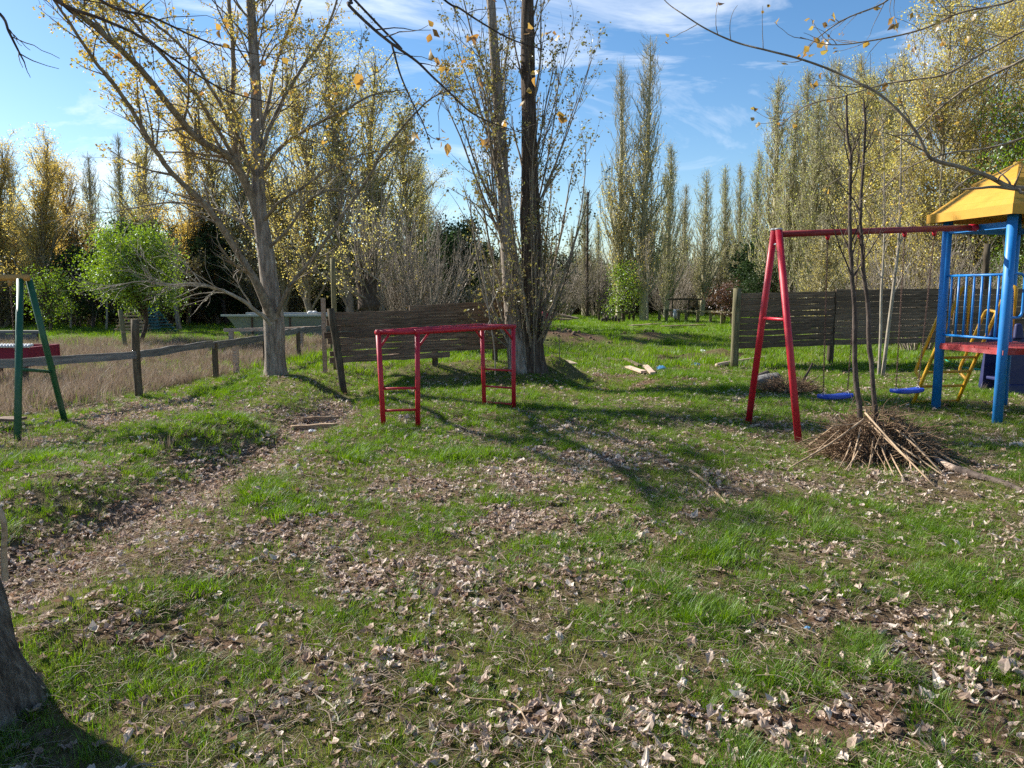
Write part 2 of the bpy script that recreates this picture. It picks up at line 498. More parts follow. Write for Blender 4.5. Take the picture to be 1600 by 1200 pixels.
M['wood_post'] = solid('round_post_wood', [(0.03, 0.022, 0.015), (0.085, 0.065, 0.042), (0.16, 0.13, 0.085)], 6, (4, 4, 0.5), 0.88, 0.7, 10, [0.3, 0.5, 0.75], 0.2, 0.25)
M['wood_moss'] = solid('mossy_post_wood', [(0.07, 0.06, 0.03), (0.17, 0.15, 0.08), (0.26, 0.235, 0.145)], 6, (4, 4, 0.5), 0.88, 0.7, 10, [0.3, 0.5, 0.75], 0.2, 0.15)
M['wood_pale'] = solid('pale_cut_timber', [(0.24, 0.16, 0.11), (0.45, 0.33, 0.245), (0.58, 0.46, 0.36)], 6, (1, 6, 6), 0.8, 0.4, 14, [0.3, 0.5, 0.75], 0.25, 0.2)
M['stick'] = solid('dry_tan_sticks', [(0.16, 0.10, 0.06), (0.34, 0.235, 0.145), (0.48, 0.37, 0.25)], 7, None, 0.8, 0.3, 40, [0.3, 0.5, 0.75], 0.25, 0.25)
M['brush'] = solid('brown_brush_twigs', [(0.08, 0.05, 0.03), (0.21, 0.135, 0.08), (0.40, 0.285, 0.185)], 9, None, 0.9, 0, None, [0.3, 0.5, 0.75], 0.15)
M['red'] = paint('red_gloss_paint', (0.46, 0.006, 0.022), amount=0.76, fade=.08)
M['red_dark'] = paint('old_red_paint', (0.22, 0.012, 0.014), rough=0.5, amount=0.62)
M['red_deck'] = paint('red_deck_paint', (0.36, 0.03, 0.03), worn=(0.33, 0.2, 0.16), rough=0.6, amount=0.6, fade=0.35)
M['blue'] = paint('sky_blue_paint', (0.008, 0.185, 0.52), amount=0.76, fade=.1)
M['blue_plastic'] = paint('blue_plastic', (0.012, 0.06, 0.42), worn=(0.03, 0.10, 0.45), rough=0.42, amount=0.7)
M['blue_deep'] = paint('deep_blue_plastic', (0.006, 0.01, 0.075), worn=(0.01, 0.015, 0.06), fade=.04, rough=0.5, amount=0.7)
M['yellow'] = paint('yellow_ochre_paint', (0.66, 0.35, 0.012), amount=0.72, fade=.1)
M['yellow_roof'] = paint('yellow_painted_roof', (0.50, 0.255, 0.008), worn=(0.34, 0.19, 0.05), rough=0.5, amount=0.68, fade=0.1)
M['green'] = paint('dark_green_paint', (0.006, 0.085, 0.035), amount=0.70, worn=(0.15, 0.14, 0.12))
M['ochre'] = paint('ochre_beam_paint', (0.50, 0.26, 0.06), amount=0.66)
M['rust'] = solid('rusty_chain', [(0.03, 0.018, 0.014), (0.09, 0.045, 0.03), (0.16, 0.09, 0.06)], 40, None, 0.7, 0, None, [0.3, 0.5, 0.7], 0.4)
M['white'] = solid('white_plastic', [(0.55, 0.54, 0.52), (0.75, 0.75, 0.74)], 9, None, 0.5, 0.3, 30)
M['steel'] = solid('galvanised_steel', [(0.35, 0.36, 0.37), (0.5, 0.51, 0.52)], 9, None, 0.4, 0.1, 30)
M['tank'] = solid('stained_grey_tank', [(0.10, 0.10, 0.075), (0.20, 0.20, 0.16), (0.30, 0.30, 0.25)], 2, (1, 1, 3), 0.7, 0.2, 10)
M['crimson'] = solid('crimson_boards', [(0.16, 0.012, 0.025), (0.27, 0.02, 0.045)], 4, (1, 1, 3), 0.7, 0.2, 20)
M['teal'] = solid('teal_slats', [(0.03, 0.10, 0.11), (0.06, 0.17, 0.18)], 4, None, 0.6, 0.2, 20)
M['orange_slat'] = solid('bare_orange_slats', [(0.32, 0.19, 0.11), (0.50, 0.34, 0.22)], 4, None, 0.7, 0.2, 20)
M['black'] = solid('black_plastic_drum', [(0.008, 0.009, 0.012), (0.018, 0.02, 0.026)], 4, None, 0.45, 0.1, 20)
M['hose'] = solid('teal_hose', [(0.02, 0.28, 0.20), (0.04, 0.38, 0.28)], 4, None, 0.4, 0, None)
M['blue_scrap'] = solid('blue_plastic_scrap', [(0.05, 0.18, 0.35), (0.10, 0.28, 0.48)], 12, None, 0.45, 0.4, 30)
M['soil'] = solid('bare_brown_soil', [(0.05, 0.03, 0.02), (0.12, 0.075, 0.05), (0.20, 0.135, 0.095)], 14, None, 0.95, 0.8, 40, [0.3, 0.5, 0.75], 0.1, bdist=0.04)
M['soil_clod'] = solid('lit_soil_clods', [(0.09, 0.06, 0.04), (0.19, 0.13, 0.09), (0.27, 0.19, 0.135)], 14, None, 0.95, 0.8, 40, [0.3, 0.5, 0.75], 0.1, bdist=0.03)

# ------------------------------------------------------------------ where grass, leaves, bare soil and soil darkened as painted shade lie
def zone(x, y):
    x, y = np.asarray(x, float), np.asarray(y, float)
    d = dist_poly(x, y, DITCH)
    wob = 0.16 * (fbm(x * 1.6, y * 1.6, 31, 3) - 0.5) * 2
    path = np.exp(-((d + wob * 1.3) / 0.42) ** 4) * sstep(12.6, 11.4, y)
    leaf = 0.0 * x
    for p, r, e, w in (((620, 860), 1.0, 0.75, .85), ((420, 880), .75, .7, .6), ((830, 830), 0.9, 0.9, .5), ((720, 760), 1.5, .9, .45),
                       ((1040, 760), 1.2, .8, .45), ((860, 690), 1.8, .9, .45), ((1420, 910), .6, .4, .75), ((1330, 850), .6, .5, .5),
                       ((1010, 1130), .45, .35, .9), ((1250, 980), .6, .5, .45), ((450, 1090), .4, .35, .5), ((1400, 1080), .5, .4, .5),
                       ((1580, 1050), .5, .5, .5), ((680, 650), .8, .5, .5), ((130, 660), 1.6, 1.0, .75), ((300, 640), 1.2, .8, .6),
                       ((1340, 740), .7, .5, .6), ((1250, 620), .7, .3, .6), ((1180, 790), .8, .7, .35), ((640, 1000), .6, .5, .3),
                       ((40, 690), .8, .7, .5), ((1550, 690), .8, .6, .35), ((480, 640), .5, .6, .4)):
        leaf = leaf + w * blob(x, y, gnd(*p), r, e)
    patch = fbm(x * 1.5 + 7, y * 1.5, 41, 4)
    fine = fbm(x * 5.5, y * 5.5, 43, 3)
    leaf = (0.23 + leaf) * sstep(0.37, 0.64, 0.62 * patch + 0.38 * fine)
    leaf = leaf * sstep(18, 10.5, y)
    leaf = np.clip(np.maximum(leaf, path * (0.85 + 0.5 * fine)), 0, 1)
    leaf = leaf * (1 - 0.8 * np.clip(blob(x, y, gnd(330, 672), .8, 1.1) + blob(x, y, gnd(560, 715), .5, .5), 0, 1))
    dirt_and_shade = 0.0 * x
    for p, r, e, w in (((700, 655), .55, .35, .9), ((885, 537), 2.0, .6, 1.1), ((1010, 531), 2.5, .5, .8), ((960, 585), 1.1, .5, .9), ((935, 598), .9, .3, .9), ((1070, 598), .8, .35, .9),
                       ((1420, 1090), .6, .4, 1.3), ((1400, 950), .5, .3, 1.), ((1150, 900), .3, .25, .8), ((240, 1010), .35, .2, 1.), ((300, 1010), .4, .25, .8), ((1300, 960), .45, .3, .6), ((480, 1120), .35, .3, .6), ((845, 552), .6, .5, .9),  # leading patches here: extra dark soil standing in for dappled shade
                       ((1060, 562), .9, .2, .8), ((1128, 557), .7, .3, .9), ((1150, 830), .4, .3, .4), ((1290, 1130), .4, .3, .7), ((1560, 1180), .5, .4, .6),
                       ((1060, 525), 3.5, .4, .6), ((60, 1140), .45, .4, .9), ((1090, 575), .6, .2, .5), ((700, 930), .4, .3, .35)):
        dirt_and_shade = dirt_and_shade + w * blob(x, y, gnd(*p), r, e)
    dirt_and_shade = np.clip(dirt_and_shade * sstep(0.25, 0.6, fbm(x * 2.6, y * 2.6, 51, 4)) * 1.2, 0, 1)
    dirt_and_shade = np.maximum(dirt_and_shade, 0.75 * sstep(0.60, 0.74, fbm(x * 2.2 + 3, y * 2.2, 53, 4)) * sstep(14, 8, y))
    return np.clip(leaf, 0, 1), np.clip(dirt_and_shade, 0, 1)
def dry_zone(x, y):
    """long dead grass beyond the rail fence"""
    x, y = np.asarray(x, float), np.asarray(y, float)
    xf = np.interp(y, [0, 9, 11.3, 13.5, 18, 24, 27], [-7.6, -6.6, -5.62, -5.25, -4.9, -4.6, -7])
    return sstep(0.0, 0.5, xf - x) * sstep(8.6, 9.8, y) * sstep(27, 20, y)

# ------------------------------------------------------------------ ground sheet
rows = np.concatenate([np.linspace(-6, 1.6, 16), np.linspace(1.7, 16, 250), 16 + np.geomspace(0.08, 700, 110)])
colsu = np.linspace(-1, 1, 261)
colsu = np.sign(colsu) * (0.55 * np.abs(colsu) + 0.45 * np.abs(colsu) ** 4)
YY = rows[:, None] * np.ones((1, len(colsu)))
XX = colsu[None, :] * (7.5 + np.abs(rows[:, None]) * 1.9)
ZZ = gz(XX, YY)
nx = len(colsu)
i = np.arange(len(rows) - 1)[:, None] * nx
j = np.arange(nx - 1)[None, :]
gm = MB().add(np.stack([XX, YY, ZZ], -1).reshape(-1, 3), np.stack([i + j, i + j + 1, i + nx + j + 1, i + nx + j], -1).reshape(-1, 4))
def ground_mat():
    m, t, out = new_mat('meadow_soil')
    p = t.nodes.new("ShaderNodeBsdfPrincipled")
    p.inputs['Roughness'].default_value = 0.95
    p.inputs['Specular IOR Level'].default_value = 0.1
    at_ = t.nodes.new("ShaderNodeAttribute")
    at_.attribute_name = 'cover'
    sep = t.nodes.new("ShaderNodeSeparateColor")
    t.links.new(at_.outputs['Color'], sep.inputs[0])
    n1 = noise(t, 2.5, 8, 0.65)
    n2 = noise(t, 30, 6, 0.7)
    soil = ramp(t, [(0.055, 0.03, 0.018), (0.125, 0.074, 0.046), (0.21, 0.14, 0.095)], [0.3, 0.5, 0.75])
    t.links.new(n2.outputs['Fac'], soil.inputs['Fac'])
    moss = ramp(t, [(0.06, 0.05, 0.02), (0.115, 0.105, 0.04), (0.18, 0.165, 0.065)], [0.3, 0.5, 0.72])
    t.links.new(n2.outputs['Fac'], moss.inputs['Fac'])
    far = ramp(t, [(0.085, 0.14, 0.022), (0.125, 0.20, 0.03), (0.18, 0.225, 0.045)], [0.3, 0.5, 0.72])
    t.links.new(n1.outputs['Fac'], far.inputs['Fac'])
    lit = ramp(t, [(0.10, 0.066, 0.05), (0.24, 0.18, 0.14), (0.36, 0.29, 0.24)], [0.3, 0.5, 0.72])
    t.links.new(n2.outputs['Fac'], lit.inputs['Fac'])
    def mixc(f, a, b):
        k = t.nodes.new("ShaderNodeMixRGB")
        t.links.new(f, k.inputs['Fac'])
        t.links.new(a, k.inputs['Color1'])
        t.links.new(b, k.inputs['Color2'])
        return k.outputs['Color']
    c = mixc(sep.outputs[2], moss.outputs['Color'], far.outputs['Color'])
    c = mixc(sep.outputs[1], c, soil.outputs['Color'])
    c = mixc(sep.outputs[0], c, lit.outputs['Color'])
    t.links.new(c, p.inputs['Base Color'])
    b = t.nodes.new("ShaderNodeBump")
    b.inputs['Strength'].default_value = 0.8
    b.inputs['Distance'].default_value = 0.04
    t.links.new(n2.outputs['Fac'], b.inputs['Height'])
    t.links.new(b.outputs['Normal'], p.inputs['Normal'])
    t.links.new(p.outputs[0], out.inputs['Surface'])
    return m
gme = gm.mesh('ground', ground_mat())
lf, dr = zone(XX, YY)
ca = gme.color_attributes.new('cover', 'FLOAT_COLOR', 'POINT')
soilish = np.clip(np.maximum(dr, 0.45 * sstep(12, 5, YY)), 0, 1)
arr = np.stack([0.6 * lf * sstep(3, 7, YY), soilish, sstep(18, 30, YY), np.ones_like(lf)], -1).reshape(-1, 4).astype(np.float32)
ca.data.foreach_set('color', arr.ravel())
ground = bpy.data.objects.new('ground', gme)
COL.objects.link(ground)
ground['kind'] = 'structure'

# ------------------------------------------------------------------ scatter (geometry nodes on points)
def source_set(name, meshes):
    c = bpy.data.collections.new(name)          # never linked to the scene
    for k, me in enumerate(meshes):
        c.objects.link(bpy.data.objects.new('%s_%02d' % (name, k), me))
    return c
def scatter_tree(coll):
    g = bpy.data.node_groups.new('scatter_' + coll.name, 'GeometryNodeTree')
    g.interface.new_socket('Geometry', in_out='INPUT', socket_type='NodeSocketGeometry')
    g.interface.new_socket('Geometry', in_out='OUTPUT', socket_type='NodeSocketGeometry')
    gi, go = g.nodes.new('NodeGroupInput'), g.nodes.new('NodeGroupOutput')
    ci = g.nodes.new('GeometryNodeCollectionInfo')
    ci.inputs['Collection'].default_value = coll
    ci.inputs['Separate Children'].default_value = True
    ci.inputs['Reset Children'].default_value = True
    ip = g.nodes.new('GeometryNodeInstanceOnPoints')
    ip.inputs['Pick Instance'].default_value = True
    def attr(nm, ty):
        a = g.nodes.new('GeometryNodeInputNamedAttribute')
        a.data_type = ty
        a.inputs['Name'].default_value = nm
        return a.outputs['Attribute']
    g.links.new(gi.outputs[0], ip.inputs['Points'])
    g.links.new(ci.outputs[0], ip.inputs['Instance'])
    g.links.new(attr('pick', 'INT'), ip.inputs['Instance Index'])
    e = g.nodes.new('FunctionNodeEulerToRotation')
    g.links.new(attr('turn', 'FLOAT_VECTOR'), e.inputs[0])
    g.links.new(e.outputs[0], ip.inputs['Rotation'])
    g.links.new(attr('size', 'FLOAT_VECTOR'), ip.inputs['Scale'])
    g.links.new(ip.outputs[0], go.inputs[0])
    return g
def scatter(name, P, turn, size, pick, coll, label=None, cat=None):
    me = bpy.data.meshes.new(name)
    me.vertices.add(len(P))
    me.vertices.foreach_set('co', np.asarray(P, np.float32).ravel())
    for nm, ty, arr_, key in (('turn', 'FLOAT_VECTOR', turn, 'vector'), ('size', 'FLOAT_VECTOR', size, 'vector'), ('pick', 'INT', pick, 'value')):
        a = me.attributes.new(nm, ty, 'POINT')
        a.data.foreach_set(key, np.asarray(arr_, np.int32 if ty == 'INT' else np.float32).ravel())
    o = bpy.data.objects.new(name, me)
    COL.objects.link(o)
    md = o.modifiers.new('scatter', 'NODES')
    md.node_group = scatter_tree(coll)
    o['kind'] = 'stuff'
    if label:
        o['label'] = label
    return o

def tuft(rng, n, hgt, spread, lean, width, segs=2, curl=1.0):
    mb = MB()
    for _ in range(n):
        a, rr = rng.uniform(0, 2 * math.pi), spread * math.sqrt(rng.uniform())
        b = np.array([rr * math.cos(a), rr * math.sin(a), -0.008])
        h = hgt * rng.uniform(0.45, 1.15)
        la = a + rng.normal(0, 0.8)
        l = lean * rng.uniform(0.2, 1.3) * h
        dv = np.array([math.cos(la), math.sin(la), 0])
        w = np.array([-math.sin(la), math.cos(la), 0]) * width * rng.uniform(0.6, 1.2)
        V = []
        for s in range(segs + 1):
            t = s / segs
            c = b + dv * l * t ** (1 + curl) + np.array([0, 0, h * (t - 0.28 * lean * t * t)])
            ww = w * (1 - t) ** 0.7 if s < segs else w * 0
            if s < segs:
                V += [c - ww / 2, c + ww / 2]
            else:
                V += [c]
        Q = [[2 * k, 2 * k + 1, 2 * k + 3, 2 * k + 2] for k in range(segs - 1)]
        mb.add(V, Q, [[2 * segs - 2, 2 * segs - 1, 2 * segs]])
    return mb
rng = np.random.default_rng(11)
grass_near = [tuft(rng, 26, 0.055, 0.05, 0.8, 0.0035).mesh('grass_tuft', M['grass']) for _ in range(4)] \
           + [tuft(rng, 30, 0.088, 0.05, 0.9, 0.004, 3).mesh('grass_tuft', M['grass_lush']) for _ in range(3)] \
           + [tuft(rng, 14, 0.07, 0.06, 1.6, 0.003).mesh('grass_tuft', M['grass_dry']) for _ in range(2)]
grass_far = [tuft(rng, 34, 0.085, 0.14, 0.7, 0.009).mesh('grass_tuft', M['grass']) for _ in range(3)] \
          + [tuft(rng, 38, 0.11, 0.14, 0.6, 0.010).mesh('grass_tuft', M['grass_lush']) for _ in range(3)] \
          + [tuft(rng, 20, 0.09, 0.14, 1.2, 0.008).mesh('grass_tuft', M['grass_dry']) for _ in range(2)]
dry_src = [tuft(rng, 30, 0.34, 0.10, 0.55, 0.007, 3).mesh('grass_tuft', M['grass_dead']) for _ in range(4)] \
        + [tuft(rng, 26, 0.2, 0.12, 0.7, 0.008, 3).mesh('grass_tuft', M['grass']) for _ in range(1)]
S_NEAR, S_FAR, S_DRY = source_set('grass_near', grass_near), source_set('grass_far', grass_far), source_set('grass_dry', dry_src)

def points(rng, n, y0, y1, half):
    """n random points in the wedge y0..y1, at most half(y) to each side"""
    y = rng.uniform(y0, y1, n)
    x = rng.uniform(-1, 1, n) * half(y)
    return x, y
def put(x, y, dz=0.0):
    return np.stack([x, y, gz(x, y) + dz], 1)
def wedge(y):
    return 1.2 + 0.80 * y
def sward(rng, x, y, lo, hi, nsel):
    """turn, size, pick for grass tufts"""
    n = len(x)
    lush = sstep(0.42, 0.62, fbm(x * 0.9 + 11, y * 0.9, 61, 4)) + 0.9 * sstep(13.5, 17, y) + blob(x, y, gnd(330, 672), .9, 1.1) + .7 * blob(x, y, gnd(560, 715), .5, .5)
    sz = rng.uniform(lo, hi, n) * (0.65 + 0.6 * fbm(x * 1.3, y * 1.3, 63, 3) + 0.5 * sstep(.60, .74, fbm(x * 1.9, y * 1.9, 65, 3)))
    size = np.stack([sz, sz, sz * rng.uniform(0.8, 1.2, n)], 1)
    turn = np.stack([rng.normal(0, .14, n), rng.normal(0, .14, n), rng.uniform(0, 6.28, n)], 1)
    u = rng.uniform(size=n)
    is_l = u < 0.15 + 0.65 * np.clip(lush, 0, 1)
    dryp = 0.16 * sstep(0.45, 0.65, fbm(x * 1.1 + 31, y * 1.1, 67, 3)) + 0.04
    is_d = rng.uniform(size=n) < dryp
    g, l, d = nsel
    pick = np.where(is_d, g + l + rng.integers(0, d, n), np.where(is_l, g + rng.integers(0, l, n), rng.integers(0, g, n)))
    return turn, size, pick
def grass_layer(name, rng, n, y0, y1, coll, lo, hi, nsel, label):
    x, y = points(rng, n, y0, y1, wedge)
    lf, dr = zone(x, y)
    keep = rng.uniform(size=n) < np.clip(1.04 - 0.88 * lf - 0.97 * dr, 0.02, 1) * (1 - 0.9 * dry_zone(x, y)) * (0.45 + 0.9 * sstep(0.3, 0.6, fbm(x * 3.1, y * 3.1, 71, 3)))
    x, y = x[keep], y[keep]
    t, s, p = sward(rng, x, y, lo, hi, nsel)
    scatter(name, put(x, y), t, s, p, coll, label)
grass_layer('grass', rng, 30000, 1.3, 6.5, S_NEAR, 0.62, 1.1, (4, 3, 2), 'short patchy grass among dead leaves in the foreground')
grass_layer('grass', rng, 54000, 6.5, 15.5, S_NEAR, 0.75, 1.25, (4, 3, 2), 'short patchy grass round the play frames')
grass_layer('grass', rng, 42000, 15.5, 62, S_FAR, 0.9, 1.5, (3, 3, 2), 'bright green grass of the field beyond the fences')
# dead long grass
x, y = points(rng, 16000, 8.6, 27, lambda yy: 0 * yy + 1)
x = -4.4 - rng.uniform(0, 1, len(x)) * (14 + 0 * y)
k = rng.uniform(size=len(x)) < dry_zone(x, y) * (0.35 + 0.65 * sstep(.35, .6, fbm(x * .7, y * .7, 73, 3)))
x, y = x[k], y[k]
n = len(x)
sz = rng.uniform(0.6, 1.15, n) * (0.5 + 0.8 * fbm(x * .8, y * .8, 75, 3))
scatter('dry_grass', put(x, y), np.stack([rng.normal(0, .2, n), rng.normal(0, .2, n), rng.uniform(0, 6.28, n)], 1),
        np.stack([sz, sz, sz], 1), np.where(rng.uniform(size=n) < .82, rng.integers(0, 4, n), 4), S_DRY, 'tall pale dead grass standing behind the grey rail fence')

# long tussocks on the ditch bank and about the feet of the frames
tp = [((250, 705), .28, 9, .55), ((215, 775), .2, 8, .5), ((145, 800), .3, 7, .45), ((90, 740), .25, 7, .5), ((330, 700), .25, 6, .4), ((395, 690), .2, 5, .35), ((30, 700), .22, 9, .6), ((60, 830), .2, 5, .4),
      ((1250, 692), .12, 5, .4), ((1180, 650), .15, 4, .4), ((1470, 640), .12, 4, .45), ((1500, 610), .3, 7, .5), ((1530, 640), .3, 5, .45), ((560, 590), .35, 8, .5), ((520, 600), .3, 6, .5), ((230, 640), .25, 4, .4), ((265, 640), .2, 4, .4), ((700, 610), .1, 3, .4), ((1380, 590), .25, 5, .5)]
tx, ty, ts = [], [], []
for p, r_q, k_q, s_q in tp:
    c = gnd(*p)
    for _ in range(k_q):
        tx.append(c[0] + rng.normal(0, r_q))
        ty.append(c[1] + rng.normal(0, r_q * .8))
        ts.append(s_q * rng.uniform(.7, 1.2))
tx, ty, ts = np.array(tx), np.array(ty), np.array(ts)
n = len(tx)
scatter('dry_grass', put(tx, ty), np.stack([rng.normal(0, .25, n), rng.normal(0, .25, n), rng.uniform(0, 6.28, n)], 1), np.stack([ts] * 3, 1), np.where(rng.uniform(size=n) < .45, rng.integers(0, 4, n), 4), S_DRY, 'long half dead tussocks on the ditch bank and round the frame legs')
# leaves: curled dead poplar leaves
def dead_leaf(rng, size=0.043):
    """a cupped, creased heart-shaped leaf with a stalk, about 20 triangles"""
    k = 9
    th = np.linspace(-math.pi, math.pi, k, endpoint=False)
    rad = 0.5 * (1 - 0.22 * np.cos(th)) * (1 + 0.3 * (np.abs(th) > 2.6)) * rng.uniform(0.68, 1.2, k)
    X, Y = rad * np.cos(th) * 1.1, rad * np.sin(th) * rng.uniform(.7, 1.0)
    c1, c2, tw, fold = rng.normal(0.2, .45), rng.normal(0.3, .5), rng.normal(0, .5), rng.uniform(-.2, .4)
    def zf(xx, yy):
        return c1 * xx * xx + c2 * yy * yy + tw * xx * yy + fold * np.abs(yy)
    rim = np.stack([X, Y, zf(X, Y) + rng.normal(0, .13, k)], 1)
    mid = np.stack([X * .5, Y * .5, zf(X * .5, Y * .5) + rng.normal(0, .09, k)], 1)
    cen = np.array([[0, 0, 0.0]])
    V = np.vstack([rim, mid, cen]) * size
    V[:, 2] -= V[:, 2].min() * 0.8
    a = np.arange(k)
    b = (a + 1) % k
    mb = MB().add(V, np.stack([a, b, b + k, a + k], 1), np.stack([a + k, b + k, np.full(k, 2 * k)], 1))
    mb.tube(np.array([[-.45, 0, zf(-.45, 0)], [-.75, .05, .06], [-1.0, .14, .1]]) * size, np.array([.022, .018, .012]) * size, 3)
    return mb
leaf_meshes = [dead_leaf(rng).mesh('dead_leaf', M['litter'], False) for _ in range(14)]
S_LEAF = source_set('dead_leaves', leaf_meshes)
def litter(rng, n, y0, y1, lo, hi):
    x, y = points(rng, n, y0, y1, wedge)
    lf, dr = zone(x, y)
    k = rng.uniform(size=n) < np.clip(lf * 1.0 + 0.075 + .12 * dr, 0, 1)
    x, y = x[k], y[k]
    m = len(x)
    sz = rng.uniform(lo, hi, m) * np.where(rng.uniform(size=m) < .12, 1.3, 1)
    return put(x, y, rng.uniform(0.0, 0.022, m)), np.stack([rng.normal(0, .17, m), rng.normal(0, .17, m), rng.uniform(0, 6.28, m)], 1), np.stack([sz] * 3, 1), rng.integers(0, 14, m)
# the nearest and largest leaves are single objects, the rest one mass
P, T, S, K = litter(rng, 42000, 1.9, 6.5, 0.3, 1.15)
d = P[:, 1] / S[:, 0]
vis = (np.abs(P[:, 0]) < 0.66 * P[:, 1]) & (P[:, 1] > 2.2)
order = np.argsort(np.where(vis, d, 1e9))
near_idx, rest = order[:280], order[280:]
scatter('leaf_litter', P[rest], T[rest], S[rest], K[rest], S_LEAF, 'pale dead leaves strewn over the foreground grass')
NEAR_LEAVES = [(P[q], T[q], S[q], K[q]) for q in near_idx]
P, T, S, K = litter(rng, 105000, 6.5, 18, 0.5, 1.25)
scatter('leaf_litter', P, T, S, K, S_LEAF, 'pale dead leaves strewn along the ditch and round the play frames')
for p_, t_, s_, k_ in NEAR_LEAVES:
    o = bpy.data.objects.new('dead_leaf', leaf_meshes[int(k_)])
    COL.objects.link(o)
    o.location, o.rotation_euler, o.scale = [float(v) for v in p_], [float(v) for v in t_], [float(v) for v in s_]
    o['label'] = 'pale curled dead leaf lying in the foreground grass'
    o['category'] = 'leaf'
    o['group'] = 'dead leaves scattered over the foreground'
# soil clods and crumbs on bare patches, straw
clod_src = []
for _ in range(4):
    bm_ = MB()
    th = np.linspace(0, 2 * math.pi, 7, endpoint=False)
    r0 = rng.uniform(.7, 1.2, (3, 7))
    V = np.vstack([np.stack([r0[q] * np.cos(th) * s, r0[q] * np.sin(th) * s, np.full(7, z)], 1) for q, (s, z) in enumerate(((1, -.2), (.95, .35), (.5, .7)))] + [[[0, 0, .8]]]) * 0.03
    a = np.arange(7)
    b = (a + 1) % 7
    bm_.add(V, np.vstack([np.stack([a, b, b + 7, a + 7], 1), np.stack([a + 7, b + 7, b + 14, a + 14], 1)]), np.stack([a + 14, b + 14, np.full(7, 21)], 1))
    clod_src.append(bm_.mesh('soil_clod', M['soil_clod']))
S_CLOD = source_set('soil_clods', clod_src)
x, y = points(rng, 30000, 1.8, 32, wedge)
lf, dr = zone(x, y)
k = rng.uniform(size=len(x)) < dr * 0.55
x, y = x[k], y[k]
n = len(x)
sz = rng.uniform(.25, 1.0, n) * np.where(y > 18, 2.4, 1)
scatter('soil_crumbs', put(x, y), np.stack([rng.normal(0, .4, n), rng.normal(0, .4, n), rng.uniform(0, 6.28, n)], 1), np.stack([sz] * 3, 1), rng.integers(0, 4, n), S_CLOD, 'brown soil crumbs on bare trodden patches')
straw_src = []
for _ in range(4):
    bm_ = MB()
    for _q in range(9):
        a = rng.uniform(0, 6.28)
        l = rng.uniform(.04, .13)
        c = np.array([rng.normal(0, .05), rng.normal(0, .05), rng.uniform(.006, .03)])
        dv = np.array([math.cos(a), math.sin(a), rng.normal(0, .18)]) * l / 2
        bm_.tube(curve([c - dv, c + [rng.normal(0, .008), rng.normal(0, .008), .008], c + dv], 2), 0.0011 * rng.uniform(.7, 1.6), 3)
    straw_src.append(bm_.mesh('straw', M['grass_dry']))
S_STRAW = source_set('straw', straw_src)
x, y = points(rng, 4800, 1.8, 11, wedge)
n = len(x)
sz = rng.uniform(.6, 1.5, n)
scatter('straw', put(x, y), np.stack([rng.normal(0, .1, n), rng.normal(0, .1, n), rng.uniform(0, 6.28, n)], 1), np.stack([sz] * 3, 1), rng.integers(0, 4, n), S_STRAW, 'thin dead grass stems lying among the leaves')

# ------------------------------------------------------------------ helpers for made things
def bar(a, b, r, n=12, cap=True):
    return MB().tube(np.array([a, (np.asarray(a) + np.asarray(b)) / 2, b]), r, n, cap)
def pipe(pts, r, n=12, k=6, cap=True):
    return MB().tube(curve(pts, k), r, n, cap)
def rounded(pts, rad, k=5):
    """polyline with rounded corners"""
    P = [np.asarray(p, float) for p in pts]
    out = [P[0]]
    for a, b, c in zip(P[:-2], P[1:-1], P[2:]):
        u, v = a - b, c - b
        ru = min(rad, np.linalg.norm(u) * .45)
        rv = min(rad, np.linalg.norm(v) * .45)
        p0, p1 = b + u / np.linalg.norm(u) * ru, b + v / np.linalg.norm(v) * rv
        for t in np.linspace(0, 1, k):
            out.append((1 - t) ** 2 * p0 + 2 * t * (1 - t) * b + t * t * p1)
    out.append(P[-1])
    return np.array(out)
def plank_mb(rng, L, H, T, seg=8, wob=0.006, ends=0.02):
    """board along local X, height Z, thickness Y, slightly warped and ragged"""
    xs = np.linspace(-L / 2, L / 2, seg + 1)
    xs[0] += rng.uniform(-ends, ends)
    xs[-1] += rng.uniform(-ends, ends)
    zt = H / 2 + rng.normal(0, wob, seg + 1)
    zb = -H / 2 + rng.normal(0, wob, seg + 1)
    yo = rng.normal(0, wob * .5, seg + 1)
    V = np.stack([np.stack([xs, yo - T / 2, zb], 1), np.stack([xs, yo + T / 2, zb], 1), np.stack([xs, yo + T / 2, zt], 1), np.stack([xs, yo - T / 2, zt], 1)], 1).reshape(-1, 3)
    Q = []
    for k in range(seg):
        a, b = 4 * k, 4 * k + 4
        for e in range(4):
            f = (e + 1) % 4
            Q.append([a + e, b + e, b + f, a + f])
    Q += [[0, 1, 2, 3], [4 * seg + 3, 4 * seg + 2, 4 * seg + 1, 4 * seg]]
    return MB().add(V, Q)
def add_plank(name, rng, a, b, H, T, mat, root, seg=8, wob=0.006, ends=0.02, roll=0.0, label=None):
    """plank between the world points a and b as a child of root"""
    a, b = np.asarray(a, float), np.asarray(b, float)
    L = float(np.linalg.norm(b - a))
    o = part(name, plank_mb(rng, L, H, T, seg, wob, ends).mesh(name, mat, False), mat, root, label=label)
    d = (b - a) / L
    c = (a + b) / 2 - np.array(root.location)
    o.location = [float(v) for v in c]
    o.rotation_euler = (roll, -math.asin(d[2]), math.atan2(d[1], d[0]))
    return o
def post_mb(rng, base, top, r, n=9, k=6):
    P = curve([base, (np.asarray(base) + np.asarray(top)) / 2 + rng.normal(0, .008, 3), top], 3)
    rr = r * (1 + rng.normal(0, .04, len(P)))
    return MB().tube(P, rr, n, True)

rs = np.random.default_rng(5)
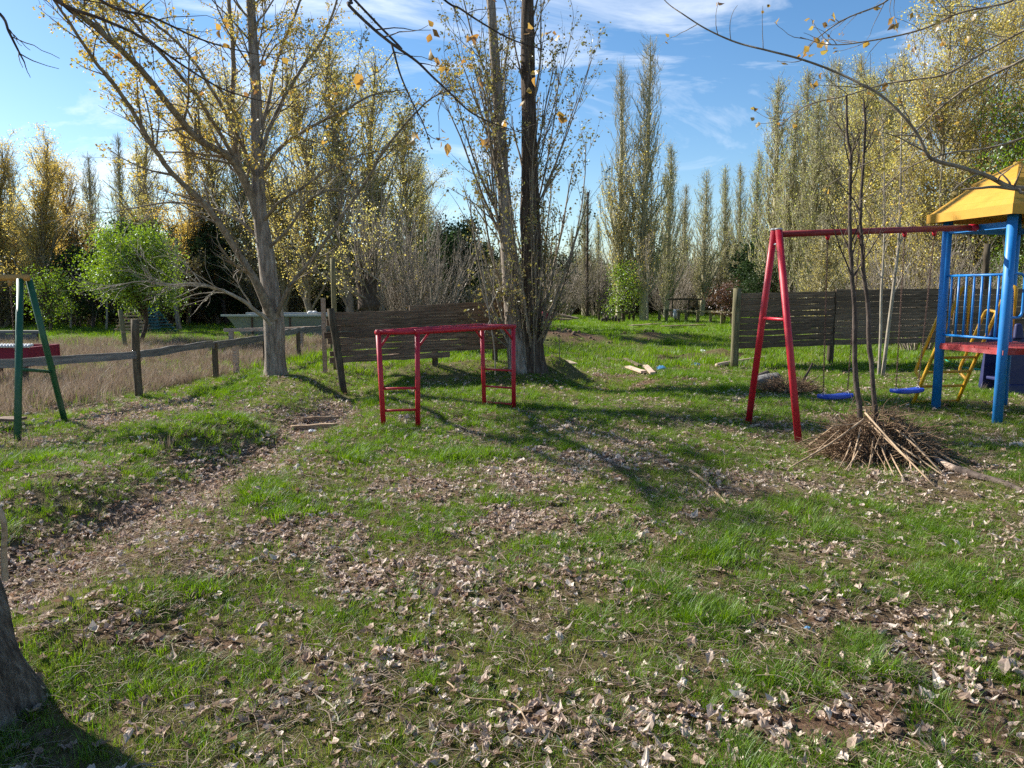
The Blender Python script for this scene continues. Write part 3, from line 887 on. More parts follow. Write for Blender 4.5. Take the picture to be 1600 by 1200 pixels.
# ------------------------------------------------------------------ the leaning board fence, behind the red frame
Lb, Rb = at(513, 520, 13.0), at(798, 510, 14.35)
fdir = (Rb - Lb) / np.linalg.norm(Rb - Lb)
fn = np.array([fdir[1], -fdir[0], 0])
fn /= np.linalg.norm(fn)
def zat(px, py, Y):
    return at(px, py, Y)[2]
root = thing('board_fence', 'short dark brown board fence standing between the grey-barked tree and the double poplar', 'fence', (Lb[0], Lb[1], g1(Lb[0], Lb[1])))
zl = np.linspace(zat(513, 568, 13.0), zat(513, 489, 13.0), 9)
zr = np.linspace(zat(798, 553, 14.35), zat(798, 481, 14.35), 9)
for k in range(8):
    hl, hr = (zl[k] + zl[k + 1]) / 2, (zr[k] + zr[k + 1]) / 2
    H = (zl[1] - zl[0]) * (0.93 if k < 3 else .99) * rs.uniform(.95, 1.02)
    a = np.array([Lb[0], Lb[1], hl]) + fdir * rs.uniform(-.16, .10) + fn * rs.normal(0, .006)
    b = np.array([Rb[0], Rb[1], hr]) + fn * rs.normal(0, .006)
    if k == 0:
        b = a * .36 + b * .64
    add_plank('plank', rs, a, b, H, .026, M['wood_dark'], root, 12, .007, .05)
a = at(637, 484, 13.6)
a = Lb + fdir * np.dot(a - Lb, fdir)
a[2] = zat(637, 483, 13.6)
b = np.array([Rb[0], Rb[1], zat(798, 475, 14.35)])
add_plank('plank', rs, a, b, .125, .026, M['wood_dark'], root, 8, .008, .03)
pb, pt = gpt(538, 616), at(516, 482, 12.86)
pb[1] = 12.86
pb[0] = at(538, 616, 12.86)[0]
part('post', post_mb(rs, pb - [0, 0, .1], pt, .062), M['wood_post'], root, label='leaning round post at the ragged end of the boards')
for px, up in ((681, .5), (792, 1.42)):
    t = np.dot(at(px, 540, 13.8) - Lb, fdir)
    c = Lb + fdir * t - fn * .075
    z0 = g1(c[0], c[1])
    part('post', MB().box((c[0], c[1], z0 + up / 2 - .05), (.1, .07, up + .1)), M['wood_post'], root, smooth=False)
pole = np.array(at(522, 490, 15.2))
solo('wooden_pole', post_mb(rs, (pole[0], 15.2, g1(pole[0], 15.2) - .1), at(520, 404, 15.2), .05), M['wood_moss'], 'tall thin wooden pole rising behind the dark board fence', 'pole', loc=(pole[0], 15.2, g1(pole[0], 15.2)))
pole = np.array(at(506, 510, 14.2))
solo('wooden_post', MB().box((pole[0], 14.2, .72), (.07, .07, 1.5)), M['wood_pale'], 'thin squared pale post beside the ragged board ends', 'post', smooth=False, loc=(pole[0], 14.2, 0))

# ------------------------------------------------------------------ the long grey board fence behind the swings
xs = [(1147, 16.1), (1303, 16.55), (1488, 17.2), (1720, 18.1)]
pts = [at(px, 500, Y) for px, Y in xs]
root = thing('board_fence', 'long dark grey board fence running behind the red swing frame and play tower', 'fence', (pts[0][0], pts[0][1], 0))
for s in range(3):
    A, B = pts[s], pts[s + 1]
    d_ = (B - A) / np.linalg.norm(B - A)
    nr = np.array([d_[1], -d_[0], 0])
    zb0, zb1 = (.40, .44, .46)[s], (.44, .46, .46)[s]
    top = (1.56, 1.64, 1.66)[s]
    nrow = 9
    hh = (top - zb0) / nrow
    for k in range(nrow):
        z = zb0 + hh * (k + .5)
        gap = (.004, .006, .02, .005, .012, .018, .004, .008, .005)[(k + 2 * s) % 9]
        a = np.array([A[0], A[1], z]) + nr * rs.normal(0, .005) + d_ * (.02 if s else .0)
        b = np.array([B[0], B[1], z + zb1 - zb0]) + nr * rs.normal(0, .005) - d_ * .015
        add_plank('plank', rs, a, b, hh - gap, .026, M['wood_grey'], root, 10, .005, .012)
    if s < 3:
        c = A + nr * (.075 if s == 0 else -.07)
        z0 = g1(c[0], c[1])
        if s == 0:
            part('post', post_mb(rs, (c[0], c[1], z0 - .1), (c[0] + .01, c[1], 1.66), .082, 11), M['wood_moss'], root, label='thick greenish round end post')
        else:
            part('post', post_mb(rs, (c[0], c[1], z0 - .1), (c[0] + .01, c[1], top - .04), .07), M['wood_post'], root)
mk = at(1268, 493, 16.35)
part('paint_mark', plank_mb(rs, .24, .012, .004, 4, .002).mesh('paint_mark', M['red_dark'], False), None, root)
root.children[-1].location = tuple(mk + np.array([0.02, -.09, 0]) - np.array(root.location))
root.children[-1].rotation_euler = (0, 0, math.atan2(pts[1][1] - pts[0][1], pts[1][0] - pts[0][0]))

# ------------------------------------------------------------------ the low grey rail fence and the second one behind it
rf = [(-8.6, 7.6), (-6.55, 9.5), tuple(gnd(218, 622)[:2]), (gnd(338, 597)[0], gnd(338, 597)[1]), tuple(gnd(416, 577)[:2]), tuple(gnd(467, 560)[:2]), (-4.75, 20.3), (-4.6, 23)]
root = thing('rail_fence', 'low fence of one silver-grey board rail on crooked posts, curving behind the trunk', 'fence', (*rf[2], g1(*rf[2])))
zz = [.70, .68, .655, .655, .66, .665, .66, .66]
for k in range(len(rf) - 1):
    a, b = np.array([*rf[k], zz[k]]), np.array([*rf[k + 1], zz[k + 1]])
    a = a + (np.array([.0, -.075, 0]))
    b = b + (np.array([.0, -.075, 0]))
    add_plank('rail', rs, a + [0, 0, rs.normal(0, .012)], b + [0, 0, rs.normal(0, .012)], .112 if k < 3 else .13, .028, M['wood_silver'], root, 10, .005, .03)
for k in range(1, len(rf) - 1):
    z0 = g1(*rf[k])
    if k == 2:
        tp = at(211, 499, rf[k][1])
        part('post', post_mb(rs, (rf[k][0], rf[k][1], z0 - .1), tp, .06), M['wood_post'], root, label='tall dark leaning round post')
    else:
        part('post', MB().box((rf[k][0], rf[k][1], z0 + .28), (.078, .075, .72)), M['wood_post'], root, smooth=False)
c = gnd(364, 590)
part('post', MB().box((c[0], c[1] + .2, .26), (.09, .09, .7)), M['wood_pale'], root, smooth=False, label='paler tan post just behind the rail')
Y2 = 21.5
root = thing('rail_fence', 'thin pale rail with a brown post crossing the dead grass behind the curving fence', 'fence', (at(361, 535, Y2)[0], Y2, 0))
add_plank('rail', rs, at(350, 516, Y2), at(512, 512, Y2 + 1.2), .09, .12, M['wood_pale'], root, 8, .004, .02)
for px in (361, 470):
    c = at(px, 516, Y2 + .05)
    part('post', MB().box((c[0], c[1], .2), (.12, .1, .6)), M['wood_pale'], root, smooth=False)
w0, w1 = at(350, 517, Y2), at(188, 519, 21.6)
part('wire', MB().tube(curve([w0, (w0 + w1) / 2 - [0, 0, .05], w1], 6), .008, 4), M['rust'], root)
c = gnd(196, 543)
solo('wooden_post', post_mb(rs, (c[0], c[1], -.1), at(188, 485, c[1]), .065), M['wood_moss'], 'leaning tan post in the dead grass in front of the slatted pyramids', 'post', loc=tuple(c))

# ------------------------------------------------------------------ red climbing frame
A0, B0, C0, D0 = gnd(600, 668), gnd(653, 666), gnd(757, 634), gnd(803, 638)
zt = 1.125
A1, B1, C1, D1 = at(591, 520, A0[1]), at(652, 520, B0[1]), at(753, 513, C0[1]), at(802, 510, D0[1])
for p in (A1, B1, C1, D1):
    p[2] = zt
root = thing('climbing_frame', 'low red tubular climbing frame with side ladders on the trodden grass', 'climbing frame', (*((A0 + D0) / 2)[:2], g1(*((A0 + D0) / 2)[:2])))
for p0, p1 in ((A0, A1), (B0, B1), (C0, C1), (D0, D1)):
    part('leg', bar(p0 - [0, 0, .12], p1 + [0, 0, .0], .030, 14), M['red'], root)
for p, q in ((A1, C1), (B1, D1)):
    d_ = (q - p) / np.linalg.norm(q - p)
    part('top_rail', bar(p - d_ * .032, q + d_ * .032, .031, 14), M['red'], root)
for t in np.linspace(0, 1, 7):
    p, q = A1 * (1 - t) + C1 * t, B1 * (1 - t) + D1 * t
    part('top_rung', bar(p - [0, 0, .012 if 0 < t < 1 else 0], q - [0, 0, .012 if 0 < t < 1 else 0], .015 if 0 < t < 1 else .028, 10), M['red'], root)
for (p0, p1, q0, q1, hs) in ((A0, A1, B0, B1, (.46, .20)), (C0, C1, D0, D1, (.52, .28, .055))):
    for h in hs:
        tp, tq = (h - p0[2]) / (zt - p0[2]), (h - q0[2]) / (zt - q0[2])
        part('side_rung', bar(p0 + (p1 - p0) * tp, q0 + (q1 - q0) * tq, .0145, 10), M['red'], root)
for p0, p1, q1 in ((A0, A1, C1), (B0, B1, D1), (C0, C1, A1), (D0, D1, B1)):
    d_ = (q1 - p1) / np.linalg.norm(q1 - p1)
    part('corner_brace', bar(p1 + (p0 - p1) * .17, p1 + d_ * .22, .0145, 10), M['red'], root)

# ------------------------------------------------------------------ play tower
R0 = gnd(1558, 660)
L0 = gnd(1462, 640)
v = (L0 - R0)
v[2] = 0
SPAN = float(np.linalg.norm(v))
v /= SPAN
u = np.array([v[1], -v[0], 0])
SU = SPAN
TC = (R0 + v * SPAN / 2 + u * SU / 2) * [1, 1, 0]
PT = 0.86
root = thing('play_tower', 'blue post play tower with yellow pyramid roof, red deck and yellow ladder', 'play tower', (TC[0], TC[1], g1(TC[0], TC[1])))
posts = [R0, L0, R0 + u * SU, L0 + u * SU]
for p in posts:
    z0 = g1(p[0], p[1])
    part('post', bar((p[0], p[1], z0 - .1), (p[0], p[1], 2.66), .058, 20), M['blue'], root)
# deck
def along(s, t, z):
    return TC + u * s + v * t + np.array([0, 0, z])
hw = SPAN / 2 + .05
deck = MB()
Mx = np.stack([u, v, [0, 0, 1]], 1)
deck.box(along(.06, 0, PT), (SU + .2, 2 * hw, .055), Mx)
dk = part('deck', deck, M['red_deck'], root, smooth=False)
for k in range(5):
    t = -hw + (k + .5) * 2 * hw / 5
    pl = part('deck_board', MB().box((0, 0, 0), (SU + .19, 2 * hw / 5 - .012, .022)).mesh('deck_board', M['red_deck'], False), None, root)
    pl.location = tuple(along(.06, t, PT + .04) - np.array(root.location))
    pl.rotation_euler = (0, 0, math.atan2(u[1], u[0]))
# roof in two tiers of stepped yellow courses
def tier(z0, z1, h0, h1, step=.022, n=4, name='roof_course'):
    for k in range(n):
        za, zb = z0 + (z1 - z0) * k / n, z0 + (z1 - z0) * (k + 1) / n
        ha, hb = h0 + (h1 - h0) * k / n, h0 + (h1 - h0) * (k + 1) / n
        ha2 = ha + step * .3
        V = [along(sx * ha2, sy * ha2, za) for sx, sy in ((-1, -1), (1, -1), (1, 1), (-1, 1))] \
          + [along(sx * hb, sy * hb, zb) for sx, sy in ((-1, -1), (1, -1), (1, 1), (-1, 1))] \
          + [along(sx * ha2, sy * ha2, za - .03) for sx, sy in ((-1, -1), (1, -1), (1, 1), (-1, 1))] \
          + [along(sx * max(hb - .07, .0), sy * max(hb - .07, 0), zb - .03) for sx, sy in ((-1, -1), (1, -1), (1, 1), (-1, 1))]
        Q = []
        for e in range(4):
            f = (e + 1) % 4
            Q += [[e, f, 4 + f, 4 + e], [8 + f, 8 + e, 12 + e, 12 + f], [8 + e, 8 + f, f, e], [4 + e, 4 + f, 12 + f, 12 + e]]
        part(name, MB().add(V, Q), M['yellow_roof'], root, smooth=False)
E0 = 2.60
tier(E0, E0 + .38, .69, .315, n=4)
tier(E0 + .37, E0 + .60, .35, .03, n=3, step=.02, name='cap_course')
fa = MB()
for sx, sy, L_ in ((0, -1, 0), (0, 1, 0), (-1, 0, 1), (1, 0, 1)):
    c = along(sx * .69, sy * .69, E0 - .045)
    fa = MB().box(c, (1.38 + .03, .028, .115) if not L_ else (.028, 1.38 - .03, .115), Mx)
    part('eave_board', fa, M['yellow_roof'], root, smooth=False)
part('finial', MB().tube([along(0, 0, E0 + .585), along(0, 0, E0 + .61), along(0, 0, E0 + .625)], [.05, .04, .005], 10), M['yellow_roof'], root)
# railing between the two visible posts
zr0, zr1 = 1.02, 1.80
part('guard_rail', bar(R0 * [1, 1, 0] + [0, 0, zr1], L0 * [1, 1, 0] + [0, 0, zr1], .017, 10), M['blue'], root)
part('guard_rail', bar(R0 * [1, 1, 0] + [0, 0, zr0], L0 * [1, 1, 0] + [0, 0, zr0], .017, 10), M['blue'], root)
for t in np.linspace(.13, .87, 7):
    p = (R0 * (1 - t) + L0 * t) * [1, 1, 0]
    part('guard_bar', bar(p + [0, 0, zr0], p + [0, 0, zr1], .0135, 10), M['blue'], root)
# bent hand rail past the front post
hp = R0 * [1, 1, 0]
part('hand_rail', MB().tube(rounded([hp + [0, 0, 1.81], hp + u * .235 + [0, 0, 1.81], hp + u * .235 + [0, 0, 1.28], hp + [0, 0, 1.28]], .09, 7), .016, 12), M['blue'], root)
# beam bracket between the two posts
BR = 2.39
part('bracket_beam', MB().box((R0 + v * SPAN / 2) * [1, 1, 0] + [0, 0, BR], (.055, SPAN - .1, .075), Mx), M['blue'], root, smooth=False)
part('bracket_beam', MB().box((R0 + v * SPAN * .5 + u * SU) * [1, 1, 0] + [0, 0, BR], (.055, SPAN - .1, .075), Mx), M['blue'], root, smooth=False)
part('bracket_beam', MB().box((R0 + u * SU * .5 + v * SPAN) * [1, 1, 0] + [0, 0, BR], (SU - .1, .055, .075), Mx), M['blue'], root, smooth=False)
# yellow ladder on the far side
lad0 = gpt(1424, 632)
s0 = float(np.dot(lad0 - TC, u)) - .0
s1 = s0 + .70
tA, tB = float(np.dot(lad0 - TC, v)), hw + .02
def lp(s, w):                      # w = 0 at the ground, 1 at the deck
    q = along(s + .13 * w, tA + (tB - tA) * w, 0)
    g0 = g1(q[0], q[1]) if w <= 0 else 0
    return q + np.array([0, 0, g0 - .06 if w <= 0 else 0]) + np.array([0, 0, (PT + .03) * w])
slope = lp(s0, 1) - lp(s0, 0.001)
slope /= np.linalg.norm(slope)
up = np.array([0, 0, 1.0])
outv = np.cross(u, slope)
outv = outv if outv[2] > 0 else -outv
for s in (s0, s1):
    top_ = lp(s, 1.86)
    inw = -v * .10 + u * .03
    dk_ = top_ + inw
    dk_[2] = PT + .045
    part('ladder_stringer', MB().tube(rounded([lp(s, 0), lp(s, .5), top_, top_ + inw + [0, 0, .005], dk_], .06, 6), .024, 12, True), M['yellow'], root)
    a, b = lp(s, .42), lp(s, 1.48)
    part('ladder_hand_rail', MB().tube(rounded([a, a + outv * .19 + slope * .05, b + outv * .19 - slope * .02, b], .07, 6), .021, 10), M['yellow'], root)
for w in (.07, .32, .55, .78):
    part('ladder_rung', bar(lp(s0, w), lp(s1, w), .019, 10), M['yellow'], root)
# yellow slide leaving from the front of the deck
sl0 = along(.30 - SPAN / 2 + .0, -hw, 0)
sc_ = []
for t in np.linspace(0, 1, 10):
    sc_.append((-hw + .06 - 1.75 * t, PT + .03 - (PT - .12) * (t ** .9 if t < .85 else .85 ** .9 + (t - .85) * .35)))
prof = [(.0, .19), (.02, .22), (.045, .19), (.06, .0), (.25, -.015), (.44, .0), (.455, .19), (.48, .22), (.50, .19)]
k = len(prof)
V, Q = [], []
for (t_, z_) in sc_:
    for (a_, h_) in prof:
        V.append(along(-SU / 2 + .36 + a_, t_, z_ + h_))
for q in range(len(sc_) - 1):
    for e in range(k - 1):
        Q.append([q * k + e, q * k + e + 1, (q + 1) * k + e + 1, (q + 1) * k + e])
so = part('slide', MB().add(V, Q), M['yellow_roof'], root)
so.modifiers.new('wall', 'SOLIDIFY').thickness = .025

# ------------------------------------------------------------------ deep blue plastic toy slide behind the tower
bz = gpt(1592, 617)
root = thing('plastic_play_block', 'deep blue plastic play slide standing half hidden behind the blue post tower', 'play slide', tuple(bz))
bx, by = bz[0] + .28, bz[1] + .05
def taper(x0, x1, y0, y1, z0, z1, ins):
    V = [(x0, y0, z0), (x1, y0, z0), (x1, y1, z0), (x0, y1, z0), (x0 + ins, y0 + ins, z1), (x1 - ins, y0 + ins, z1), (x1 - ins, y1 - ins, z1), (x0 + ins, y1 - ins, z1)]
    return MB().add(V, [[0, 3, 2, 1], [4, 5, 6, 7], [0, 1, 5, 4], [1, 2, 6, 5], [2, 3, 7, 6], [3, 0, 4, 7]])
def bevel(o, w, seg=3):
    m = o.modifiers.new('round', 'BEVEL')
    m.width, m.segments = w, seg
gb = bz[2]
bevel(part('side_panel', taper(bx - .45, bx + .5, by, by + .12, gb - .03, gb + .86, .05), M['blue_deep'], root, smooth=False), .03)
bevel(part('side_panel', taper(bx - .45, bx + .5, by + .62, by + .74, gb - .03, gb + .86, .05), M['blue_deep'], root, smooth=False), .03)
bevel(part('tower_knob', taper(bx - .38, bx - .22, by, by + .12, gb + .86, gb + 1.10, .03), M['blue_deep'], root, smooth=False), .03)
bevel(part('tower_knob', taper(bx - .38, bx - .22, by + .62, by + .74, gb + .86, gb + 1.10, .03), M['blue_deep'], root, smooth=False), .03)
for q in range(3):
    bevel(part('step', MB().box((bx - .30 + q * .12, by + .37, gb + .2 + .22 * q), (.2, .50, .05)), M['blue_deep'], root, smooth=False), .015)
bevel(part('foot', taper(bx - .55, bx + .55, by - .04, by + .1, gb - .04, gb + .16, .02), M['blue_deep'], root, smooth=False), .03)

# ------------------------------------------------------------------ red swing frame with two blue seats
F0, G0 = gnd(1250, 690), gnd(1168, 660)
T1 = at(1213, 366, (F0[1] + G0[1]) / 2)
E1 = (R0 + v * SPAN * .46 - u * .075) * [1, 1, 0] + [0, 0, BR]
root = thing('swing_set', 'red A-frame swing stand whose top beam bolts onto the blue play tower', 'swing frame', (T1[0], T1[1], g1(T1[0], T1[1])))
bd = (E1 - T1) / np.linalg.norm(E1 - T1)
side = np.array([bd[1], -bd[0], 0])
side /= np.linalg.norm(side)
ft, gt_ = T1 + side * .035 + [0, 0, .05], T1 - side * .035 + [0, 0, .05]
part('leg', bar(F0 - [0, 0, .12], ft, .039, 18), M['red'], root)
part('leg', bar(G0 - [0, 0, .12], gt_, .039, 18), M['red'], root)
t = .565
part('cross_bar', bar(F0 + (ft - F0) * t, G0 + (gt_ - G0) * t, .019, 12), M['red'], root)
part('cross_bar', bar(F0 + (ft - F0) * .93, G0 + (gt_ - G0) * .93, .012, 10), M['steel'], root, label='short steel tie below the leg tops')
part('top_beam', bar(T1 + bd * .03, E1, .036, 18), M['red_dark'], root)
part('beam_flange', bar(E1 - bd * .10, E1 + bd * .012, .043, 18), M['red'], root)
part('leg_cap', bar(ft - [0, 0, .005], ft + [0, 0, .014], .041, 16), M['steel'], root)
part('leg_cap', bar(gt_ - [0, 0, .005], gt_ + [0, 0, .014], .041, 16), M['steel'], root)
def hang_t(px):
    """how far along the beam a hanger seen at px sits"""
    r = ray(px, 380)
    k = r[0] / r[1]
    return (k * T1[1] - T1[0]) / (bd[0] - k * bd[1])
hangs = [hang_t(px) for px in (1293, 1343, 1413, 1459)]
link = MB()
th = np.linspace(0, 2 * math.pi, 9)[:-1]
ring = np.stack([.0085 * np.cos(th), 0 * th, .017 * np.sin(th)], 1)
def chain_mb(a, b, step=.026):
    a, b = np.asarray(a), np.asarray(b)
    n = max(2, int(np.linalg.norm(b - a) / step))
    d_ = (b - a) / np.linalg.norm(b - a)
    mb = MB()
    for k in range(n):
        c = a + (b - a) * (k + .5) / n
        e1 = np.array([1.0, .3, 0]) if k % 2 else np.array([-.3, 1.0, 0])
        e1 /= np.linalg.norm(e1)
        e1 -= d_ * np.dot(e1, d_)
        P = np.array([c + e1 * x_ + d_ * z_ for x_, _, z_ in ring])
        P = np.vstack([P, P[:1], P[1:2]])
        mb.tube(P, .0036, 4)
    return mb
def swing_seat(label, pa, pb, sz, drift, W=.42):
    top_a, top_b = pa, pb
    mid = (pa + pb) / 2
    zs = sz
    dx = (pb - pa) / np.linalg.norm(pb - pa)
    dx[2] = 0
    dx /= np.linalg.norm(dx)
    dy = np.array([-dx[1], dx[0], 0])
    c = np.array([mid[0], mid[1], zs]) + dx * drift
    root = thing('swing', label, 'swing', tuple(c))
    k = 9
    V, Q = [], []
    for s in np.linspace(-1, 1, k):
        dip = .012 * s * s
        e = 1 if abs(s) < .99 else .82
        for yy, z_ in ((-.085 * e, -.012), (-.07 * e, -.027), (.07 * e, -.027), (.085 * e, -.012), (.085 * e, .012), (.07 * e, .022), (-.07 * e, .022), (-.085 * e, .012)):
            V.append(c + dx * s * W / 2 + dy * yy + np.array([0, 0, z_ + dip]))
    for q in range(k - 1):
        for e in range(8):
            f = (e + 1) % 8
            Q.append([q * 8 + e, (q + 1) * 8 + e, (q + 1) * 8 + f, q * 8 + f])
    mb = MB().add(V, Q)
    for r0 in (0, (k - 1) * 8):
        mb.q.append(np.array([[r0, r0 + 1, r0 + 2, r0 + 3], [r0, r0 + 3, r0 + 4, r0 + 7], [r0 + 4, r0 + 5, r0 + 6, r0 + 7]]))
    part('seat', mb, M['blue_plastic'], root)
    for sgn, tp in ((-1, top_a), (1, top_b)):
        e = c + dx * sgn * (W / 2 - .03) + [0, 0, .02]
        part('chain', chain_mb(tp, e), M['rust'], root)
        part('shackle', MB().tube([e + dy * .03 - [0, 0, .02], e + dy * .025 + [0, 0, .02], e + [0, 0, .035], e - dy * .025 + [0, 0, .02], e - dy * .03 - [0, 0, .02]], .005, 6), M['steel'], root)
tops = []
for h in hangs:
    p = T1 + bd * h
    part('hanger', MB().tube([p + [0, 0, -.02], p + [0, 0, -.06], p + [0, 0, -.085]], [.026, .024, .014], 12, True), M['red'], root)
    part('hanger_hook', bar(p + [0, 0, -.08], p + [0, 0, -.13], .010, 8), M['rust'], root)
    tops.append(p + np.array([0, 0, -.125]))
zs1, zs2 = zat(1309, 621, float(tops[0][1])), zat(1425, 612, float(tops[2][1]))
swing_seat('blue plastic swing seat on rusty chains hanging nearer the red A-frame legs', tops[0], tops[1], zs1, -.01)
swing_seat('blue plastic swing seat on rusty chains hanging beside the yellow ladder', tops[2], tops[3], zs2, -.05)

# ------------------------------------------------------------------ green swing frame, cut by the picture's edge
h0, k0 = gnd(26, 690), gnd(104, 660)
ht = at(38, 434, (h0[1] + k0[1]) / 2)
root = thing('swing_set', 'dark green A-frame swing stand with ochre top beam at the grass edge', 'swing frame', (ht[0], ht[1], g1(ht[0], ht[1])))
bl = np.array([-1.0, .12, 0])
bl /= np.linalg.norm(bl)
sd = np.array([.12, 1, 0])
part('leg', bar(h0 - [0, 0, .1], ht + [-.03, -.03, -.02], .037, 16), M['green'], root)
part('leg', bar(k0 - [0, 0, .1], ht + [.02, .05, -.02], .035, 16), M['green'], root)
part('cross_bar', bar(h0 + (ht - h0) * .43, k0 + (ht - k0) * .37, .019, 12), M['green'], root)
part('top_beam', bar(ht - bl * .05, ht + bl * 2.4, .036, 16), M['ochre'], root)
far = ht + bl * 2.35
for dx_, dy_ in ((-.2, -.6), (.2, .6)):
    q = far + np.array([dx_, dy_, 0])
    q[2] = g1(q[0], q[1]) - .1
    part('leg', bar(q, far + [0, 0, -.02], .036, 14), M['green'], root)
h1, h2 = ht + bl * .18 - [0, 0, .03], ht + bl * .62 - [0, 0, .03]
for h in (h1, h2):
    part('hanger', MB().tube([h + [0, 0, .02], h - [0, 0, .03], h - [0, 0, .06]], [.026, .024, .014], 12, True), M['ochre'], root)
def plain_swing(label, a, b, z):
    mid = (a + b) / 2
    root = thing('swing', label, 'swing', (mid[0], mid[1], z))
    dx = (b - a) / np.linalg.norm(b - a)
    o = part('seat', plank_mb(rs, .46, .03, .18, 6, .002, .0).mesh('seat', M['wood_dark'], False), None, root)
    o.rotation_euler = (0, 0, math.atan2(dx[1], dx[0]))
    for p in (a, b):
        part('chain', chain_mb(p - [0, 0, .05], (p[0], p[1], z + .01)), M['rust'], root)
plain_swing('dark plank swing seat on chains under the ochre beam', h1, h2, zat(10, 655, float(h1[1])))

# ------------------------------------------------------------------ trees
def batch(mb, P, Rd, n=3):
    """many tubes at once: P (m,k,3), Rd (m,k)"""
    m, k, _ = P.shape
    if m == 0:
        return mb
    T = np.gradient(P, axis=1)
    T /= np.linalg.norm(T, axis=2, keepdims=True) + 1e-9
    ref = np.array([0.31, 0.17, 0.93])
    A = np.cross(T, ref)
    nA = np.linalg.norm(A, axis=2, keepdims=True)
    A = np.where(nA > .15, A / (nA + 1e-9), np.array([1.0, 0, 0]))
    B = np.cross(T, A)
    th = np.arange(n) * 2 * math.pi / n
    V = P[:, :, None, :] + Rd[:, :, None, None] * (np.cos(th)[None, None, :, None] * A[:, :, None, :] + np.sin(th)[None, None, :, None] * B[:, :, None, :])
    a = np.arange(m)[:, None, None] * (k * n) + np.arange(k - 1)[None, :, None] * n
    j = np.arange(n)[None, None, :]
    j2 = (j + 1) % n
    Q = np.stack([a + j, a + n + j, a + n + j2, a + j2], -1).reshape(-1, 4)
    return mb.add(V.reshape(-1, 3), Q)
def unit(v):
    return v / (np.linalg.norm(v, axis=-1, keepdims=True) + 1e-9)
def sprout(rng, S, D, L, k=5, up=0.3, wig=0.12, droop=0.0):
    """curved twigs: from S along D, length L, bending upwards and wandering"""
    m = len(S)
    P = np.zeros((m, k, 3))
    P[:, 0] = S
    d = unit(D)
    for q in range(1, k):
        d = unit(d + np.array([0, 0, up / (k - 1)]) + rng.normal(size=(m, 3)) * wig)
        P[:, q] = P[:, q - 1] + d * (L / (k - 1))[:, None]
    return P
def along_batch(P, idx, s):
    """points and tangents at parameter s of the tubes idx"""
    k = P.shape[1]
    f = s * (k - 1)
    a = np.clip(f.astype(int), 0, k - 2)
    w = (f - a)[:, None]
    p = P[idx, a] * (1 - w) + P[idx, a + 1] * w
    return p, unit(P[idx, a + 1] - P[idx, a])
def offshoots(rng, P, Rd, m, s0, s1, angle, L, k=4, up=.3, wig=.12, rscale=.55, rmin=.003, flat=None):
    """m side twigs on the tubes P (longer tubes get more)"""
    ln = np.linalg.norm(np.diff(P, axis=1), axis=2).sum(1)
    idx = rng.choice(len(P), m, p=ln / ln.sum())
    s = rng.uniform(s0, s1, m)
    p, t = along_batch(P, idx, s)
    q = unit(np.cross(t, rng.normal(size=(m, 3))))
    a = angle * rng.uniform(.7, 1.3, m)[:, None]
    d = t * np.cos(a) + q * np.sin(a)
    kk = P.shape[1]
    r0 = np.maximum(Rd[idx, np.clip((s * (kk - 1)).astype(int), 0, kk - 1)] * rscale, rmin * 1.4)
    LL = L * rng.uniform(.45, 1.3, m) * (1.15 - .55 * s)
    N = sprout(rng, p, d, LL, k, up, wig)
    R2 = np.maximum(r0[:, None] * np.linspace(1, .25, k)[None, :], rmin * np.linspace(1, .6, k)[None, :])
    return N, R2
def leaf_points(rng, P, n, s0=.25, jit=.05):
    idx = rng.integers(0, len(P), n)
    p, _ = along_batch(P, idx, rng.uniform(s0, 1, n))
    return p + rng.normal(size=(n, 3)) * jit

def columnar(rng, H=15., spread=1.0, nbr=120, ntw=1300, nleaf=5200, lsize=.085, z0=.03, lz=(0, 1), rt=.013):
    tr, br, lv = MB(), MB(), MB()
    zz_ = np.linspace(0, 1, 9)
    TP = np.stack([.012 * H * np.cumsum(rng.normal(0, .5, 9)) * .35, .012 * H * np.cumsum(rng.normal(0, .5, 9)) * .35, zz_ * H], 1)
    TP[:, :2] -= TP[0, :2]
    tr.tube(TP, H * rt * (1 - zz_) ** .8 + .01, 7)
    t = np.concatenate([rng.uniform(z0, .95, nbr - 10), rng.uniform(.7, .95, 10)])
    az = rng.uniform(0, 2 * math.pi, nbr)
    base = np.stack([np.interp(t, zz_, TP[:, 0]), np.interp(t, zz_, TP[:, 1]), t * H], 1)
    L = H * (.30 * (1 - t) ** .9 + .02) * rng.uniform(.6, 1.2, nbr)
    w = spread * (np.minimum(t / .15, 1) * .5 + .5) * ((1 - t) ** .75 + .02) * rng.uniform(.25, 1.1, nbr)
    s = np.linspace(0, 1, 6)
    o = np.stack([np.cos(az), np.sin(az), 0 * az], 1)
    P = base[:, None, :] + o[:, None, :] * (w[:, None] * s[None, :] ** .75)[:, :, None] + np.array([0, 0, 1.]) * (L[:, None] * s[None, :])[:, :, None]
    P[:, 1:] += rng.normal(0, .05, P[:, 1:].shape) * spread
    Rb = (.0020 * H * (1 - t) + .012)[:, None] * np.linspace(1, .3, 6)[None, :]
    batch(br, P, Rb, 4)
    N, R2 = offshoots(rng, P, Rb, ntw, .12, 1, .3, H * .045, 4, .9, .09, .5, .006)
    batch(br, N, R2, 3)
    pts = leaf_points(rng, N, nleaf, .1, .09)
    h = pts[:, 2] / H
    pts = pts[(h > lz[0] + rng.normal(0, .08, len(h))) & (h < lz[1] + rng.normal(0, .08, len(h)))]
    lv.leaves(pts, lsize, rng)
    return tr, br, lv
